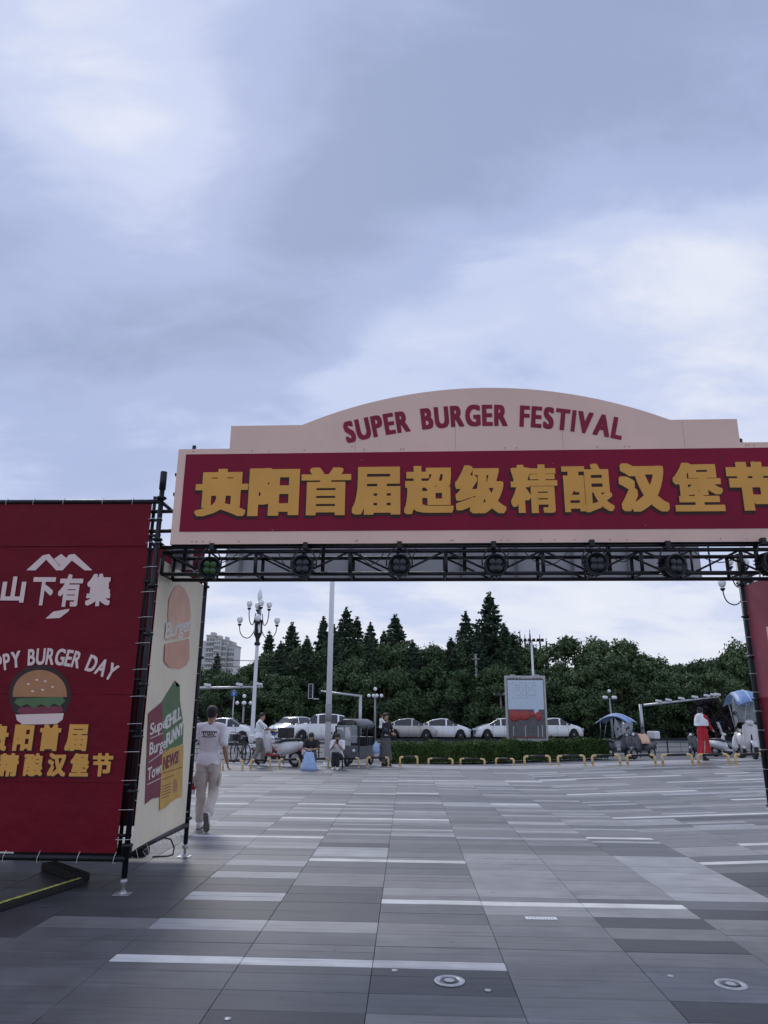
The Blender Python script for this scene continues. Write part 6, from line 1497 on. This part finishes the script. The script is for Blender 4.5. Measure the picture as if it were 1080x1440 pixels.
# man at the delivery scooter, seen from the side facing right
person('man in cream t-shirt and khaki trousers holding the handlebar of the delivery scooter', at(362, 1078), -1.35,
       dict(elL=(-.20, .22, 1.22), wrL=(-.15, .46, 1.14), elR=(.20, .24, 1.22), wrR=(.16, .5, 1.12), knL=(-.09, .16, .52), anL=(-.1, .14, .09), knR=(.1, -.02, .5), anR=(.1, -.2, .12), look=(0, 1, -.25), neck=(0, .03, 1.45), head=(0, .07, 1.58), thumbL=(1, 0, 0), thumbR=(-1, 0, 0), curlL=1.3, curlR=1.3), 'cloth_white', 'cloth_khaki', height=1.62, vox=.013)
sit = dict(pelvis=(0, -.02, .36), waist=(0, 0, .50), chest=(0, .06, .70), neck=(0, .12, .87), head=(0, .19, .99), shL=(-.18, .10, .83), shR=(.18, .10, .83), hipL=(-.09, 0, .35), hipR=(.09, 0, .35), knL=(-.13, .40, .47), knR=(.13, .40, .47), anL=(-.12, .38, .08), anR=(.12, .38, .08),
           elL=(-.22, .22, .62), elR=(.22, .22, .62), wrL=(-.07, .42, .60), wrR=(.07, .42, .60), look=(0, 1, -.7), curlL=.9, curlR=.9, thumbL=(0, .3, 1), thumbR=(0, .3, 1))
person('seated woman in black top bending over a light blue bag', at(437, 1081), pi + .05, sit, 'cloth_black', 'cloth_grey', hair='long', height=1.62, vox=.013, sleeve='short')
bp_ = gnd(434, 1084); bl = thing('shopping_bag', 'light blue shopping bag standing before the seated woman in black', 'bag', tuple(bp_), .1)
bm = B(); loft_rings(bm, [((0, 0, 0), (.25, 0, 0), (0, .10, 0)), ((0, 0, .12), (.24, 0, 0), (0, .12, 0)), ((0, 0, .32), (.17, 0, 0), (0, .08, 0)), ((0, 0, .46), (.14, 0, 0), (0, .04, 0)), ((0, 0, .52), (.10, 0, 0), (0, .02, 0))], 14)
for v in bm.verts: v.co += Vector((random.uniform(-.012, .012), random.uniform(-.012, .012), 0))
obj('bag_body', bm, 'cloth_blue', bl, True)
bm = B(); tube(bm, curve_pts((-.07, 0, .50), (0, 0, .68), (.07, 0, .50), 8), .008, 5); obj('handle', bm, 'cloth_blue', bl)
person('seated woman with white sleeves and black vest looking at her phone', at(475, 1081), pi - .1, {**sit, 'wrL': (-.04, .32, .78), 'wrR': (.05, .33, .78), 'elL': (-.2, .2, .60), 'elR': (.2, .2, .60), 'look': (0, 1, -.5), 'knL': (-.06, .40, .47), 'knR': (.07, .40, .47), 'anL': (-.07, .40, .08), 'anR': (.07, .40, .08)}, 'cloth_white', 'cloth_black', hair='long', height=1.60, vox=.013)
pp = gnd(475, 1081); bm = B(); bx(bm, (0, 0, 0), (.07, .01, .14), Euler((.5, 0, 0)).to_matrix(), bev=.003); o = tag(obj('phone', bm, 'plastic_black'), 'dark phone held in both hands by the second seated woman', 'phone'); o.location = pp + Vector((0, -.36, .80))
# low stone seats under them
for px, lb in ((437, 'low folding stool under the woman in black'), (475, 'low folding stool under the woman with the phone')):
    p = gnd(px, 1081); bm = B(); bx(bm, (0, .03, .26), (.32, .28, .03), bev=.008)
    st_ = thing('stool', lb, 'stool', tuple(p), 0); obj('seat', bm, 'plastic_black', st_)
    for sx in (-1, 1):
        for sy in (-1, 1): bm = B(); tube(bm, [(sx * .14, .03 + sy * .12, 0), (sx * .13, .03 + sy * .1, .25)], .012, 5); obj('leg', bm, 'iron', st_)
# mother with child
person('woman in grey skirt standing beside the hedge end with a child on her arm', at(542, 1077), -2.2, dict(elL=(-.22, .12, 1.15), wrL=(-.05, .28, 1.16), elR=(.24, .08, 1.13), wrR=(.05, .30, 1.05), look=(.2, 1, -.1), thumbL=(0, 0, 1), thumbR=(0, 0, 1)), 'cloth_black', 'cloth_grey', skirt=True, hair='bun', height=1.64, vox=.013, sleeve='long', shoes='cloth_black')
p = gnd(536, 1077)
person('small child in white top carried on the woman\'s arm', (p.x, p.y - .12, p.z + .72), -1.2, dict(elL=(-.22, .15, 1.22), wrL=(-.12, .32, 1.30), elR=(.22, .15, 1.22), wrR=(.12, .32, 1.30), knL=(-.14, .30, .80), anL=(-.14, .25, .50), knR=(.14, .3, .80), anR=(.14, .25, .50), hipL=(-.09, 0, .91)), 'cloth_white', 'cloth_grey', hair='short', height=.86, vox=.018)
b2 = thing('plastic_bag', 'pale bag hanging from the standing woman\'s hand', 'bag', (p.x - .16, p.y - .18, p.z + .38), .3)
bm = B(); loft_rings(bm, [((0, 0, 0), (.08, 0, 0), (0, .05, 0)), ((0, 0, .1), (.12, 0, 0), (0, .07, 0)), ((0, 0, .26), (.1, 0, 0), (0, .05, 0)), ((0, 0, .36), (.03, 0, 0), (0, .02, 0))], 12); obj('bag_body', bm, 'cloth_blue', b2, True)
# woman in red
person('woman in long red dress with white shawl walking beside the scooters', at(992, 1069), -1.0, dict(elL=(-.2, .10, 1.15), wrL=(-.14, .30, 1.02), elR=(.22, .1, 1.14), wrR=(.16, .32, 1.0), knL=(-.09, .1, .5), anL=(-.09, .12, .09), knR=(.09, -.05, .5), anR=(.09, -.16, .10), look=(0, 1, -.3), thumbL=(0, 0, 1), thumbR=(0, 0, 1)), 'cloth_red', 'cloth_red', skirt=True, hair='bun', height=1.62, vox=.013, shoes='cloth_black', sleeve='long', hood='cloth_white')
